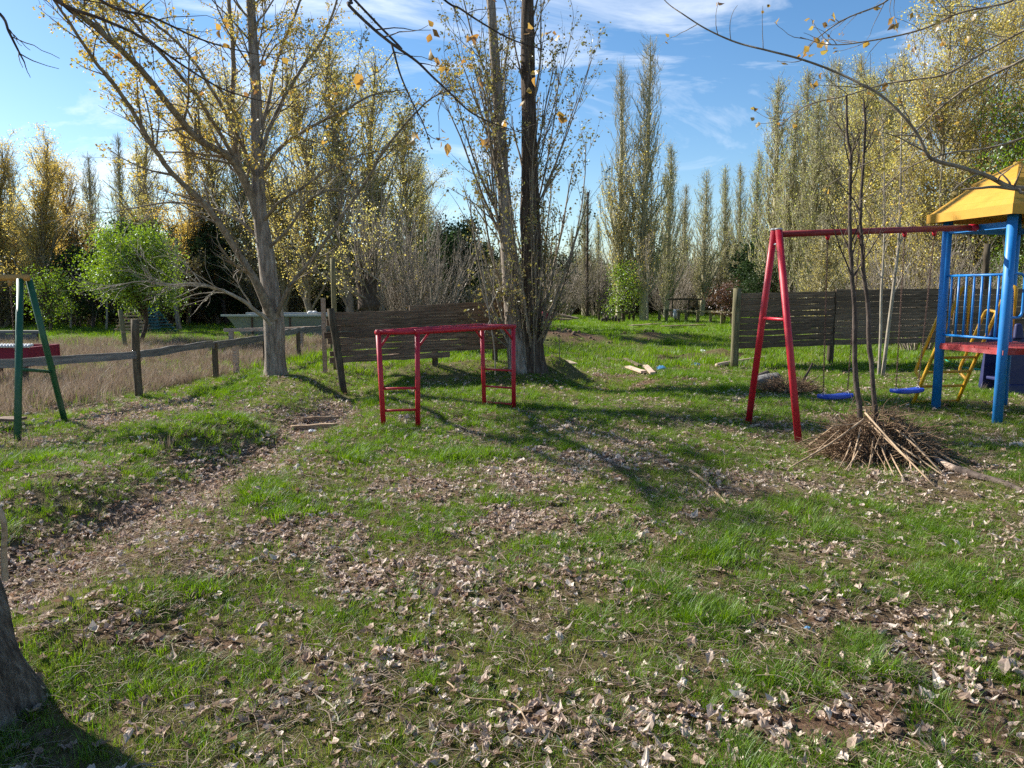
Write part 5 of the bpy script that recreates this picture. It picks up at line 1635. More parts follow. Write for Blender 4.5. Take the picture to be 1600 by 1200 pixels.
# suckers from the foot
ns = 12
S_ = np.stack([POP[0] + r_.normal(0, .42, ns), PY + r_.normal(0, .2, ns), np.full(ns, .1)], 1)
S_[:, 2] = gz(S_[:, 0], S_[:, 1]) + r_.uniform(0, .9, ns)
S_[:, 0] = POP[0] + (S_[:, 0] - POP[0]) * .55
Ps = sprout(r_, S_, np.stack([r_.normal(0, .16, ns), r_.normal(0, .12, ns), np.ones(ns)], 1), r_.uniform(1.0, 3.6, ns), 7, .5, .05)
Rs = r_.uniform(.006, .014, ns)[:, None] * np.linspace(1, .3, 7)[None, :]
batch(br, Ps, Rs, 5)
N4, R4 = offshoots(r_, Ps, Rs, 80, .25, 1, .5, .45, 4, .4, .12, .5, .0025)
batch(br, N4, R4, 3)
part('branches', br, M['branch'], root, kind='stuff')
part('foliage', MB().leaves(np.concatenate([leaf_points(r_, N2, 6500, .2, .035), leaf_points(r_, N, 3200, .3, .04), leaf_points(r_, N4, 700, .3, .04)]), .048, r_, .2), M['leaf_bud'], root, kind='stuff')
# pale sapling against the dark boards
q = gpt(776, 583)
root = thing('bare_sapling', 'thin pale bare sapling with forked twigs in front of the dark boards', 'sapling', tuple(q))
PP, rr = pxs([(774, 585, q[1], .012), (772, 540, q[1], .011), (764, 490, q[1], .010), (757, 440, q[1], .008), (750, 380, q[1], .006), (745, 320, q[1], .004)], 4)
sb = MB().tube(PP, rr, 6)
for ctl in ([(763, 486, q[1], .008), (778, 455, q[1], .006), (790, 445, q[1] - .05, .004)], [(766, 500, q[1], .007), (757, 520, q[1] - .1, .005), (752, 535, q[1] - .12, .004)], [(763, 488, q[1], .007), (785, 520, q[1] - .1, .005), (800, 545, q[1] - .1, .004)],
            [(762, 480, q[1], .007), (752, 450, q[1], .005), (742, 400, q[1], .003)], [(770, 470, q[1], .006), (772, 420, q[1], .004), (768, 360, q[1], .003)]):
    a_, b_ = pxs(ctl, 4)
    sb.tube(a_, b_, 5)
part('stem', sb, M['twig_grey'], root)

# ------------------------------------------------------------------ near tree at the picture's edge and its overhanging boughs
nb_ = gpt(28, 1130)
root = thing('near_tree', 'close weathered trunk with flared foot at the lower corner of the picture', 'tree', (nb_[0] - .2, nb_[1], g1(nb_[0], nb_[1])))
c0 = nb_ + np.array([-.17, .05, 0])
C = np.array([[c0[0] - .06, c0[1], -.16, .30], [c0[0] - .07, c0[1], .0, .25], [c0[0] - .10, c0[1], .2, .205], [c0[0] - .15, c0[1] + .02, .5, .18], [c0[0] - .25, c0[1] + .06, 1.0, .165], [c0[0] - .42, c0[1] + .1, 1.8, .15],
              [c0[0] - .6, c0[1] + .1, 2.8, .13], [c0[0] - .7, c0[1] + .2, 4.0, .11], [c0[0] - .75, c0[1] + .3, 5.5, .07], [c0[0] - .75, c0[1] + .4, 7, .02]])
S = curve(C, 9)
tb = MB().tube(curve(S, 4)[:, :3], curve(S, 4)[:, 3], 110, ridge=lambda k, th, P: ridged(33, .13, 13, 2.2)(k, th, P) + .35 * (ridged(39, .12, 31, 5.)(k, th, P) - 1))
part('trunk', tb, M['bark_near'], root)
# pale shoot at the trunk's side
a_, b_ = pxs([(8, 905, nb_[1] + .1, .012), (6, 860, nb_[1] + .05, .011), (7, 825, nb_[1], .010), (-2, 795, nb_[1] - .03, .009), (-25, 770, nb_[1] - .05, .007)], 5)
part('shoot', MB().tube(a_, b_, 8), M['wood_pale'], root, label='pale peeled shoot curving from the trunk')
lb, tw, lv = MB(), MB(), MB()
r_ = np.random.default_rng(29)
top3 = np.array([c0[0] - .68, c0[1] + .15, 3.5])
def bough(start, ctl, k1, ntw, nlf, L1=.55, lsz=.05, rad0=.03, thin=.75):
    """limb from a trunk point off the frame to control points (px, py, depth, radius)"""
    C = [np.array([*at(a, b, c), d]) for a, b, c, d in ctl]
    pre = np.array([*start, rad0])
    mid = (pre + C[0]) / 2
    mid[2] += .35
    S = curve(np.array([pre, mid] + C), 6)
    S[:, 3] *= thin
    lb.tube(S[:, :3], S[:, 3], 9)
    k0 = 10
    PB, RB = S[k0:, :3][None], S[k0:, 3][None]
    N, R2 = offshoots(r_, PB, RB, ntw, .1, 1, .8, L1, 7, .15, .13, .5, .0022)
    batch(tw, N, R2, 6)
    if nlf:
        tips = N[:, -1]
        sel = tips[r_.uniform(size=len(tips)) < .8]
        C_ = np.repeat(sel, nlf, 0) + r_.normal(0, .012, (len(sel) * nlf, 3))
        lv.big_leaves(C_, lsz, r_, .5)
bough(top3, [(520, -25, 4.2, .012), (545, 8, 4.2, .011), (580, 42, 4.2, .0105), (612, 68, 4.2, .0098), (650, 95, 4.3, .009), (676, 120, 4.3, .008), (702, 144, 4.4, .0072), (735, 175, 4.5, .006), (770, 192, 4.6, .0045), (815, 208, 4.7, .003)], 0, 9, 3, .35, .05)
bough(top3 + [0, 0, .4], [(600, 48, 4.2, .008), (612, 70, 4.2, .0075), (625, 115, 4.25, .0065), (642, 155, 4.3, .0055), (662, 195, 4.3, .0045), (674, 232, 4.3, .003)], 0, 5, 3, .2, .055, .012)
bough(top3 + [0, 0, .6], [(660, -30, 4.6, .009), (720, 14, 4.7, .008), (760, 40, 4.8, .007), (800, 62, 4.9, .006), (850, 78, 5, .004)], 0, 8, 3, .35, .05, .02)
bough(top3 + [0, .2, -.5], [(-60, -20, 3.6, .012), (0, 22, 3.7, .009), (14, 50, 3.7, .0075), (28, 78, 3.7, .006), (38, 97, 3.7, .004)], 0, 6, 0, .3, .05, .03)
bough(top3 + [0, .4, 0], [(40, -50, 5.0, .02), (95, 5, 5.2, .017), (160, 30, 5.4, .014), (225, 60, 5.6, .012), (290, 105, 5.8, .010), (350, 140, 6, .008), (420, 160, 6.2, .006), (480, 170, 6.3, .004)], 0, 20, 2, .5, .05, .04)
bough(top3 + [0, .4, .3], [(130, -40, 5.0, .014), (170, 8, 5.2, .012), (240, 28, 5.3, .010), (310, 60, 5.5, .008), (370, 78, 5.6, .006), (440, 92, 5.8, .003)], 0, 14, 2, .45, .05, .03)
part('boughs', lb, M['branch_dark'], root)
part('twigs', tw, M['branch_dark'], root, kind='stuff')
part('foliage', lv, M['leaf_near'], root, kind='stuff')

# tree standing out of frame whose boughs reach in over the play tower
oc = np.array([6.1, 4.6, 0])
root = thing('overhanging_tree', 'tree whose long bare boughs reach in over the yellow roof', 'tree', tuple(oc))
C = np.array([[6.1, 4.6, -.1, .2], [6.1, 4.6, .4, .16], [6.05, 4.65, 1.6, .14], [6.0, 4.7, 3.0, .12], [5.9, 4.7, 4.6, .09], [5.85, 4.8, 6.5, .03]])
S = curve(C, 6)
part('trunk', MB().tube(S[:, :3], S[:, 3], 20, ridge=ridged(43, .12, 8, 1.4)), M['bark_near'], root)
lb, tw, lv = MB(), MB(), MB()
r_ = np.random.default_rng(37)
o3 = np.array([6.05, 4.65, 1.95])
bough(o3, [(1690, 296, 4.9, .026), (1605, 294, 5, .021), (1575, 291, 5, .0205), (1545, 276, 5, .019), (1500, 261, 5, .017), (1462, 251, 5, .0155), (1448, 240, 5, .0145), (1435, 212, 5, .013), (1410, 180, 5, .012), (1378, 150, 5.05, .0112), (1345, 131, 5.1, .0105), (1300, 110, 5.2, .0098), (1250, 92, 5.2, .009), (1200, 79, 5.2, .0083),
           (1150, 66, 5.3, .0075), (1105, 46, 5.3, .0065), (1070, 24, 5.3, .0055), (1040, 2, 5.4, .004), (1020, -30, 5.4, .003)], 0, 16, 2, .34, .042, .05)
bough(o3 + [0, 0, .02], [(1640, 297, 4.9, .014), (1590, 296, 4.95, .013), (1555, 292, 4.95, .012), (1530, 294, 4.95, .010), (1502, 296, 5, .006)], 0, 3, 0, .15, .04, .03)
bough(o3 + [0, 0, 1.0], [(1680, 40, 5.0, .016), (1600, 92, 5.1, .012), (1560, 112, 5.2, .011), (1515, 135, 5.3, .010), (1480, 160, 5.4, .009), (1450, 185, 5.5, .008), (1432, 204, 5.5, .007), (1395, 235, 5.6, .006), (1340, 262, 5.7, .005), (1295, 288, 5.8, .003)], 0, 16, 1, .4, .04, .04)
bough(o3 + [0, 0, 1.2], [(1660, 20, 5.2, .014), (1600, 48, 5.3, .010), (1540, 80, 5.4, .0095), (1480, 115, 5.4, .009), (1430, 124, 5.5, .008), (1380, 132, 5.6, .007), (1320, 150, 5.7, .006), (1260, 165, 5.8, .005), (1215, 200, 5.9, .0035), (1195, 220, 6, .002)], 0, 20, 2, .4, .042, .04)
bough(o3 + [0, 0, 1.5], [(1640, -20, 5.4, .012), (1570, 5, 5.5, .010), (1500, 20, 5.6, .009), (1440, 46, 5.7, .008), (1370, 62, 5.8, .007), (1300, 70, 5.9, .005), (1250, 58, 6, .003)], 0, 18, 2, .42, .045, .03)
bough(o3 + [0, 0, .6], [(1680, 180, 5.1, .013), (1600, 215, 5.2, .010), (1540, 232, 5.3, .009), (1480, 240, 5.4, .008), (1420, 262, 5.5, .006), (1370, 300, 5.6, .004), (1320, 318, 5.6, .0025)], 0, 12, 1, .36, .04, .03)
bough(o3 + [0, 0, 1.9], [(1450, -40, 6.2, .010), (1380, 5, 6.3, .009), (1320, 30, 6.3, .007), (1275, 62, 6.3, .005), (1250, 95, 6.4, .003)], 0, 14, 3, .3, .05, .03)
part('boughs', lb, M['branch'], root)
part('twigs', tw, M['branch'], root, kind='stuff')
part('foliage', lv, M['leaf_near'], root, kind='stuff')

# ------------------------------------------------------------------ pale slim pair of trees before the grey fence
for lb_, px0, ctl in (('thicker straighter slim pale tree of the pair before the grey fence', 1380, [(1379, 590, .036), (1386, 530, .033), (1396, 450, .029), (1404, 380, .024), (1407, 300, .018), (1408, 220, .012), (1412, 130, .006)]),
                      ('thinner forked slim pale tree of the pair before the grey fence', 1374, [(1373, 585, .028), (1376, 520, .026), (1377, 460, .023), (1381, 390, .018), (1382, 320, .013), (1381, 240, .009), (1378, 170, .005)])):
    q = gpt(px0, 588)
    root = thing('slim_tree', lb_, 'tree', tuple(q))
    P, r = pxs([(a, b, q[1], c) for a, b, c in ctl], 4)
    part('trunk', MB().tube(P, r, 9), M['bark_pale'], root)
    N, R2 = offshoots(r_, P[None], r[None], 22, .3, 1, .6, .9, 6, .4, .12, .5, .004)
    b_ = batch(MB(), N, R2, 5)
    N2, R3 = offshoots(r_, N, R2, 90, .2, 1, .7, .35, 4, .3, .15, .6, .003)
    batch(b_, N2, R3, 3)
    part('branches', b_, M['bark_pale'], root, kind='stuff')
    part('foliage', MB().leaves(leaf_points(r_, N2, 160, .3, .03), .045, r_), M['leaf_gold'], root, kind='stuff')

# ------------------------------------------------------------------ brush heap with two saplings standing in it
bh = gpt(1372, 715)
root = thing('brush_heap', 'heap of brown brush and long dry tan sticks beside the red swing leg', 'brush heap', tuple(bh))
r_ = np.random.default_rng(51)
n = 2600
a = r_.uniform(0, 2 * math.pi, n)
rad = np.sqrt(r_.uniform(0, 1, n))
hx, hy, hz = .56, .44, .44
cx = rad * np.cos(a) * hx
cy = rad * np.sin(a) * hy
cz = (1 - rad ** 2.0) * hz * r_.uniform(.1, 1.0, n) * (.65 + .7 * vnoise(cx * 5 + 9, cy * 5 + 3, 7))
D = np.stack([np.cos(a) * .8 + r_.normal(0, .5, n), np.sin(a) * .8 + r_.normal(0, .5, n), r_.normal(0, .35, n) - .1], 1)
Pq = sprout(r_, bh + np.stack([cx, cy, cz], 1) + [0, 0, .02], D, r_.uniform(.06, .34, n) * r_.uniform(.5, 1.2, n), 4, 0, .26)
Pq[:, :, 2] = np.maximum(Pq[:, :, 2], bh[2] + .01)
bm = batch(MB(), Pq, r_.uniform(.0022, .006, n)[:, None] * np.linspace(1, .5, 4)[None, :], 4)
n = 420
a = r_.uniform(0, 2 * math.pi, n)
rad = np.sqrt(r_.uniform(0, .75, n))
S_ = bh + np.stack([rad * np.cos(a) * hx, rad * np.sin(a) * hy, (1 - rad ** 2.0) * hz * .9], 1)
Pu = sprout(r_, S_, np.stack([np.cos(a) * rad + r_.normal(0, .35, n), np.sin(a) * rad + r_.normal(0, .35, n), r_.uniform(.3, 1.2, n)], 1), r_.uniform(.05, .17, n), 4, 0, .15)
batch(bm, Pu, r_.uniform(.002, .0045, n)[:, None] * np.linspace(1, .5, 4)[None, :], 4)
part('brush', bm, M['brush'], root, kind='stuff')
core = MB()
th_ = np.linspace(0, 2 * math.pi, 18, endpoint=False)
V, Q = [], []
for q, (f, z_) in enumerate(((.88, -.03), (.84, .07), (.68, .19), (.42, .30), (.12, .35))):
    V += [bh + np.array([math.cos(t_) * hx * f * r_.uniform(.85, 1.1), math.sin(t_) * hy * f * r_.uniform(.85, 1.1), z_ + r_.normal(0, .02)]) for t_ in th_]
for q in range(4):
    Q += [[q * 18 + e, q * 18 + (e + 1) % 18, (q + 1) * 18 + (e + 1) % 18, (q + 1) * 18 + e] for e in range(18)]
part('packed_core', MB().add(V, Q), M['soil'], root)
STK = [((1352, 645), (1460, 762), .012, 1), ((1358, 660), (1452, 752), .010, 1), ((1350, 655), (1230, 735), .013, 1), ((1312, 672), (1262, 722), .011, 1), ((1300, 668), (1258, 700), .010, 1), ((1345, 668), (1328, 735), .011, 1), ((1352, 664), (1352, 712), .010, 1),
       ((1365, 678), (1356, 740), .010, 1), ((1374, 690), (1398, 748), .010, 1), ((1386, 700), (1414, 755), .011, 1), ((1383, 700), (1383, 742), .009, 1), ((1368, 720), (1336, 748), .009, 1), ((1360, 705), (1318, 730), .010, 1), ((1378, 685), (1455, 740), .015, 1),
       ((1380, 680), (1478, 748), .012, 1), ((1330, 690), (1310, 735), .009, 1), ((1345, 660), (1300, 665), .010, 0), ((1335, 700), (1290, 712), .008, 1), ((1405, 690), (1425, 745), .009, 1), ((1425, 680), (1455, 676), .014, 0), ((1318, 690), (1250, 712), .007, 1), ((1395, 668), (1440, 700), .008, 0), ((1352, 640), (1364, 660), .012, 0)]
for (pa, pb, rr, gr) in STK:
    b = gpt(*pb) + np.array([0, 0, .012])
    a_ = gpt(*pa)
    ya = bh[1] - .12 + (pa[0] - 1372) * .0003 - max(0, (pa[1] - 660)) * .0035
    a3 = at(pa[0], pa[1], ya)
    if not gr:
        b = at(pb[0], pb[1], ya - .1)
    m_ = (a3 + b) / 2 + r_.normal(0, .012, 3)
    part('stick', MB().tube(curve([a3, m_, b], 4), np.linspace(rr * .8, rr * .55, 9), 7, True), M['stick'], root)
for k in range(46):
    a_ = r_.uniform(-2.9, .5) if k % 3 else r_.uniform(0, 6.28)
    rr_, l_ = r_.uniform(.1, .5), r_.uniform(.25, .75)
    z0_ = (1 - (rr_ / .56) ** 2.0) * hz * .9 + .03
    p0 = bh + np.array([math.cos(a_) * rr_ * .9, math.sin(a_) * rr_ * .8, z0_])
    a2 = a_ + r_.normal(0, .35)
    p1 = p0 + np.array([math.cos(a2) * l_, math.sin(a2) * l_ * .8, 0])
    p1[2] = max(g1(p1[0], p1[1]) + .012, p0[2] - l_ * .75)
    q_ = r_.uniform(.004, .010)
    part('stick', MB().tube(curve([p0, (p0 + p1) / 2 + r_.normal(0, .02, 3), p1], 3), np.linspace(q_, q_ * .7, 7), 6, True), M['stick'] if k % 4 else M['brush'], root)
PX = [((1339, 690), [(1343, 645), (1338, 590), (1336, 530), (1336, 480), (1331, 420), (1329, 360), (1328, 300), (1328, 240), (1323, 205), (1320, 150)], .027), ((1369, 690), [(1369, 645), (1364, 580), (1360, 520), (1359, 480), (1350, 420), (1346, 370), (1346, 320), (1350, 260), (1351, 200), (1350, 160)], .025)]
for k, (bs, ctl, r0) in enumerate(PX):
    q = np.array([at(bs[0], 690, bh[1] + .05)[0], bh[1] + .05, bh[2]])
    root2 = thing('cut_sapling', ('dark slender sapling pole standing upright in the brush heap, reaching higher to the thin fork', 'dark slender bent sapling pole in the brush heap nearer the pale slim trees')[k], 'sapling', tuple(q))
    full = [(bs[0], bs[1], q[1], r0)] + [(a, b, q[1], r0 * (1 - .07 * i)) for i, (a, b) in enumerate(ctl)]
    P, r = pxs(full, 4)
    P = P + np.cumsum(r_.normal(0, .0035, P.shape), 0) * [1, 1, 0]
    part('stem', MB().tube(P, r * (1 + r_.normal(0, .05, len(P))), 9), M['branch_dark'], root2)
    N, R2 = offshoots(r_, P[None], r[None], 11, .45, 1, .5, .75, 6, .4, .12, .5, .003)
    bb = batch(MB(), N, R2, 5)
    N2, R3 = offshoots(r_, N, R2, 30, .2, 1, .6, .3, 4, .3, .15, .6, .0025)
    batch(bb, N2, R3, 3)
    part('branches', bb, M['branch_dark'], root2, kind='stuff')
# peeled log with its dark tail trailing out of frame
a_ = [gpt(*p) + np.array([0, 0, h]) for p, h in (((1432, 712), .07), ((1480, 735), .045), ((1525, 748), .03), ((1570, 760), .025), ((1640, 790), .02))]
root = thing('peeled_branch', 'long branch lying from the brush heap, peeled pink at its thick end', 'branch', tuple(a_[0]))
S = curve(a_, 6)
h_ = 8
part('peeled_end', MB().tube(S[:h_ + 1], .030, 10, True), M['wood_pale'], root)
part('bark_length', MB().tube(S[h_:] + np.array([0, 0, -.002]), np.linspace(.036, .018, len(S) - h_), 10, True), M['branch_dark'], root)
# second heap with a bleached stump
sh = gpt(1228, 612)
root = thing('brush_heap', 'small dark brush heap behind the red swing legs', 'brush heap', tuple(sh))
n = 900
a = r_.uniform(0, 2 * math.pi, n)
rad = np.sqrt(r_.uniform(0, 1, n))
Pq = sprout(r_, sh + np.stack([rad * np.cos(a) * .42, rad * np.sin(a) * .3, .02 + (1 - rad) * .28 * r_.uniform(.1, 1, n)], 1), np.stack([np.cos(a), np.sin(a), r_.normal(0, .5, n)], 1), r_.uniform(.07, .28, n), 4, 0, .2)
part('brush', batch(MB(), Pq, r_.uniform(.003, .007, n)[:, None] * np.linspace(1, .5, 4)[None, :], 4), M['brush'], root, kind='stuff')
a_, b_ = pxs([(1248, 608, sh[1], .022), (1258, 590, sh[1], .019), (1270, 567, sh[1], .017)], 4)
part('stick', MB().tube(a_, b_, 8, True), M['branch_dark'], root)
a_, b_ = pxs([(1232, 622, sh[1] - .2, .010), (1262, 611, sh[1] - .2, .009), (1288, 614, sh[1] - .25, .007)], 4)
part('stick', MB().tube(a_, b_, 6, True), M['branch_dark'], root)
q = gpt(1199, 603)
st = MB().tube(curve([q + [-.22, .0, .05], q + [-.05, 0, .09], q + [.14, 0, .12], q + [.2, 0, .13]], 5), [.07, .085, .09, .095, .095, .095, .1, .1, .1, .1, .1, .1, .095, .095, .09, .08], 16, True, ridge=ridged(53, .16, 7, 3))
solo('bleached_log', st, M['wood_silver'], 'bleached grey log end lying between the red swing legs', 'log', loc=q)

# ------------------------------------------------------------------ sticks, logs and scraps on the ground
def lying(name, pxl, r0, r1, mat, label, cat, lift=.012, n=8):
    P = [gpt(*p) + np.array([0, 0, lift + r0 * .6]) for p in pxl]
    S = curve(P, 5)
    S = S + np.cumsum(r_.normal(0, .002, S.shape), 0)
    return solo(name, MB().tube(S, np.linspace(r0, r1, len(S)), n, True), mat, label, cat, loc=P[0])
lying('stick', [(1078, 738), (1108, 762), (1136, 792)], .013, .010, M['stick'], 'straight tan stick lying in the grass before the swings', 'stick')
lying('stick', [(664, 1200), (680, 1152), (700, 1112)], .0055, .0045, M['bark_pale'], 'pale grey stick standing out among leaves at the bottom edge', 'stick')
lying('stick', [(700, 1072), (735, 1098), (800, 1108), (830, 1145)], .004, .003, M['stick'], 'thin bent tan twig in the grass near the pale grey stick', 'stick')
lying('stick', [(488, 1088), (520, 1112), (528, 1140)], .004, .003, M['bark_pale'], 'short curved white twig in the near grass', 'stick')
lying('stick', [(1268, 945), (1300, 922), (1360, 914)], .006, .004, M['stick'], 'long grey-brown twig beside the leaf patch in the shaded grass', 'stick')
lying('stick', [(400, 1158), (440, 1140), (480, 1122)], .004, .003, M['stick'], 'thin straight twig near the dark foot of the close trunk', 'stick')
lying('stick', [(900, 1005), (960, 1008), (1002, 1002)], .004, .0025, M['stick'], 'thin twig lying flat amid the middle of the near grass', 'stick')
lying('log', [(1120, 574), (1155, 568), (1196, 562)], .05, .045, M['wood_pale'], 'pale squared pole leaning at the foot of the greenish end post', 'log')
lying('log', [(1182, 596), (1198, 588)], .07, .06, M['branch_dark'], 'short dark log behind the red A-frame leg', 'log')
lying('stick', [(1470, 560), (1500, 575), (1545, 580)], .018, .016, M['hose'], 'teal green hose lying in the grass behind the ladder', 'hose', .01)
def board_on_ground(p0, p1, w, mat, label, lift=.03, T=.035):
    a, b = gpt(*p0) + np.array([0, 0, lift]), gpt(*p1) + np.array([0, 0, lift])
    L = float(np.linalg.norm(b - a))
    d_ = (b - a) / L
    o = bpy.data.objects.new('timber', plank_mb(r_, L, T, w, 6, .003).mesh('timber', mat, False))
    COL.objects.link(o)
    o.location = tuple((a + b) / 2)
    o.rotation_euler = (r_.normal(0, .1), -math.asin(d_[2]), math.atan2(d_[1], d_[0]))
    o['label'], o['category'] = label, 'timber'
board_on_ground((456, 671), (524, 667), .05, M['stick'], 'nearer of two weathered edging timbers stepping down into the ditch path', .02, .06)
board_on_ground((470, 657), (528, 656), .05, M['stick'], 'farther of two weathered edging timbers stepping down into the ditch path', .02, .06)
board_on_ground((873, 564), (896, 572), .2, M['wood_pale'], 'pale broken board lying beside the grassy mound at the double trunk', .05)
board_on_ground((976, 566), (1000, 577), .1, M['wood_grey'], 'greyish board at the back of the scrap timber in the muddy gap', .08)
board_on_ground((980, 577), (1006, 586), .11, M['wood_pale'], 'pink broken board in front of the scrap timber in the muddy gap', .06)
board_on_ground((1008, 576), (1020, 589), .1, M['wood_pale'], 'pink board lying across the end of the scrap timber', .07)
board_on_ground((990, 570), (1014, 580), .07, M['branch_dark'], 'dark rotten lath in the middle of the scrap timber', .05)
board_on_ground((952, 563), (968, 567), .12, M['wood_grey'], 'small grey board bit in the field before the scrap timber', .05)
board_on_ground((1035, 513), (1100, 511), .25, M['wood_grey'], 'long pale plank lying far off in the field', .1)
board_on_ground((985, 512), (1030, 509), .25, M['wood_pale'], 'long pale plank lying in the far shaded grass', .1)
board_on_ground((605, 676), (645, 672), .035, M['wood_pale'], 'small tan lath at the foot of the red climbing frame', .02, .02)
def scrap(px, py, size, mat, label, cat, flat=.6):
    q = gpt(px, py)
    th = np.linspace(0, 2 * math.pi, 9, endpoint=False)
    V, Q = [], []
    for e, (f, z_) in enumerate(((.8, -.1), (1.05, .2), (.85, .65), (.35, 1.0))):
        V += [q + size * np.array([math.cos(t_) * f * r_.uniform(.7, 1.2), math.sin(t_) * f * r_.uniform(.7, 1.1), z_ * flat * r_.uniform(.75, 1.2)]) for t_ in th]
    for e in range(3):
        Q += [[e * 9 + s, e * 9 + (s + 1) % 9, (e + 1) * 9 + (s + 1) % 9, (e + 1) * 9 + s] for s in range(9)]
    mb = MB().add(V, Q)
    mb.v.append((q + [0, 0, size * flat])[None])
    c = mb.n
    mb.n += 1
    mb.t.append(np.array([[27 + s, 27 + (s + 1) % 9, c] for s in range(9)]))
    return solo({'bag': 'plastic_bag', 'stone': 'stone'}.get(cat, 'plastic_scrap'), mb, mat, label, cat, loc=q, smooth=False)
scrap(1099, 551, .13, M['white'], 'crumpled white bag lying in the sunny field', 'bag')
scrap(1088, 571, .09, M['blue_scrap'], 'small blue plastic scrap near the muddy clods in the field', 'plastic scrap')
scrap(1033, 577, .12, M['blue_scrap'], 'blue plastic scrap at the end of the broken boards', 'plastic scrap')
scrap(488, 676, .07, M['steel'], 'pale grey scrap at the edge of the ditch path', 'plastic scrap')
scrap(1132, 1034, .022, M['white'], 'small whitish crumpled scrap in the near grass', 'plastic scrap')
scrap(1262, 982, .018, M['blue_scrap'], 'tiny teal scrap in the shaded near grass', 'plastic scrap')
scrap(1404, 906, .035, M['wood_pale'], 'pale rounded stone on the leaf patch in the shaded grass', 'stone')
scrap(1536, 885, .03, M['wood_pale'], 'small pale stone at the edge of the shaded leaf patch', 'stone')
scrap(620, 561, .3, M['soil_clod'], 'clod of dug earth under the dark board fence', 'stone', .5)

# ------------------------------------------------------------------ things beyond the fences
# slatted pyramids
def pyramid(px, py, W, H, mat, label, rz):
    q = gnd(px, py)
    root = thing('slatted_pyramid', label, 'climbing pyramid', tuple(q))
    root.rotation_euler = (0, 0, rz)
    n = 8
    for k in range(n):
        f = 1 - k / (n + .6)
        z_ = .06 + H * k / n
        for s in (-1, 1):
            o = part('slat', plank_mb(r_, W * f, .045, .09, 3, .003), mat, root, False, world=False)
            o.location = (0, s * W * .36 * f, z_)
    for sx, sy in ((-1, -1), (1, -1), (1, 1), (-1, 1)):
        part('corner_pole', bar((sx * W * .46, sy * W * .34, -.05), (sx * W * .06, sy * W * .05, H), .025, 6), mat, root, world=False)
pyramid(209, 521, 1.35, .98, M['orange_slat'], 'bare tan slatted pyramid half hidden by the dark forked trunk', .25)
pyramid(241, 519, 1.35, .95, M['teal'], 'teal slatted pyramid on the shady side of the dark forked trunk', -.2)
# long tank behind the rail
Yt = 27.5
x0, x1 = at(350, 493, Yt)[0], at(640, 490, Yt)[0]
root = thing('water_tank', 'long low greenish tank with pale rim behind the grey-barked trunk', 'tank', ((x0 + x1) / 2, Yt, 0))
zt_ = at(400, 494, Yt)[2]
V = [(x0 + .75, Yt, -.1), (x1 - .4, Yt, -.1), (x1 - .4, Yt + 2.4, -.1), (x0 + .75, Yt + 2.4, -.1), (x0 + .08, Yt - .02, zt_), (x1, Yt - .02, zt_), (x1, Yt + 2.5, zt_), (x0 + .08, Yt + 2.5, zt_),
     (x0 + .2, Yt + .1, zt_), (x1 - .1, Yt + .1, zt_), (x1 - .1, Yt + 2.4, zt_), (x0 + .2, Yt + 2.4, zt_), (x0 + .8, Yt + .12, .1), (x1 - .5, Yt + .12, .1), (x1 - .5, Yt + 2.3, .1), (x0 + .8, Yt + 2.3, .1)]
Q = []
for e in range(4):
    f = (e + 1) % 4
    Q += [[e, f, 4 + f, 4 + e], [4 + e, 4 + f, 8 + f, 8 + e], [8 + e, 8 + f, 12 + f, 12 + e]]
Q.append([12, 13, 14, 15])
part('shell', MB().add(V, Q), M['tank'], root, smooth=False)
for yy in (Yt - .06, Yt + 2.52):
    part('rim', MB().box(((x0 + x1) / 2, yy, zt_ + .03), (x1 - x0 + .16, .1, .07)), M['steel'], root, smooth=False)
for k in range(5):
    xx = x0 + 1.0 + k * (x1 - x0 - 1.2) / 4
    part('brace', MB().box((xx, Yt - .035, zt_ / 2 - .02), (.05, .05, zt_ - .04)), M['rust'], root, smooth=False)
for k, px in enumerate((485, 492)):
    c = at(px, 489, Yt + 2.2)
    part('float', MB().tube([c - [.12, 0, .02], c - [.06, 0, 0], c + [.06, 0, 0], c + [.12, 0, -.02]], [.03, .08, .08, .03], 8, True), M['white'], root)
# crimson trough with scalloped white rim
Yc = 13.4
xa, xb = at(-70, 560, Yc)[0], at(46, 560, Yc)[0]
root = thing('feeding_trough', 'crimson boarded trough with white scalloped rim behind the rail and green legs', 'trough', ((xa + xb) / 2, Yc, g1((xa + xb) / 2, Yc)))
zb, ztp = at(20, 573, Yc)[2], at(20, 543, Yc)[2]
part('panel', MB().box(((xa + xb) / 2, Yc, (zb + ztp) / 2), (xb - xa, .05, ztp - zb)), M['crimson'], root, smooth=False)
part('panel', MB().box(((xa + xb) / 2, Yc + .9, (zb + ztp) / 2), (xb - xa, .05, ztp - zb)), M['crimson'], root, smooth=False)
part('panel', MB().box((xb - .03, Yc + .45, (zb + ztp) / 2), (.05, .84, ztp - zb)), M['crimson'], root, smooth=False)
rim = MB()
nn = 26
for k in range(nn):
    xx = xa + (xb + .06 - xa) * (k + .5) / nn
    rim.tube([(xx, Yc - .06, ztp - .0), (xx, Yc - .05, ztp + .03), (xx, Yc + .05, ztp + .04)], [.022, .028, .028], 8, True)
part('scalloped_rim', rim, M['white'], root)
for xx in (xa + .2, xb - .12):
    for yy in (Yc + .05, Yc + .85):
        part('leg', MB().box((xx, yy, zb / 2 - .05), (.07, .07, zb + .15)), M['wood_post'], root, smooth=False)
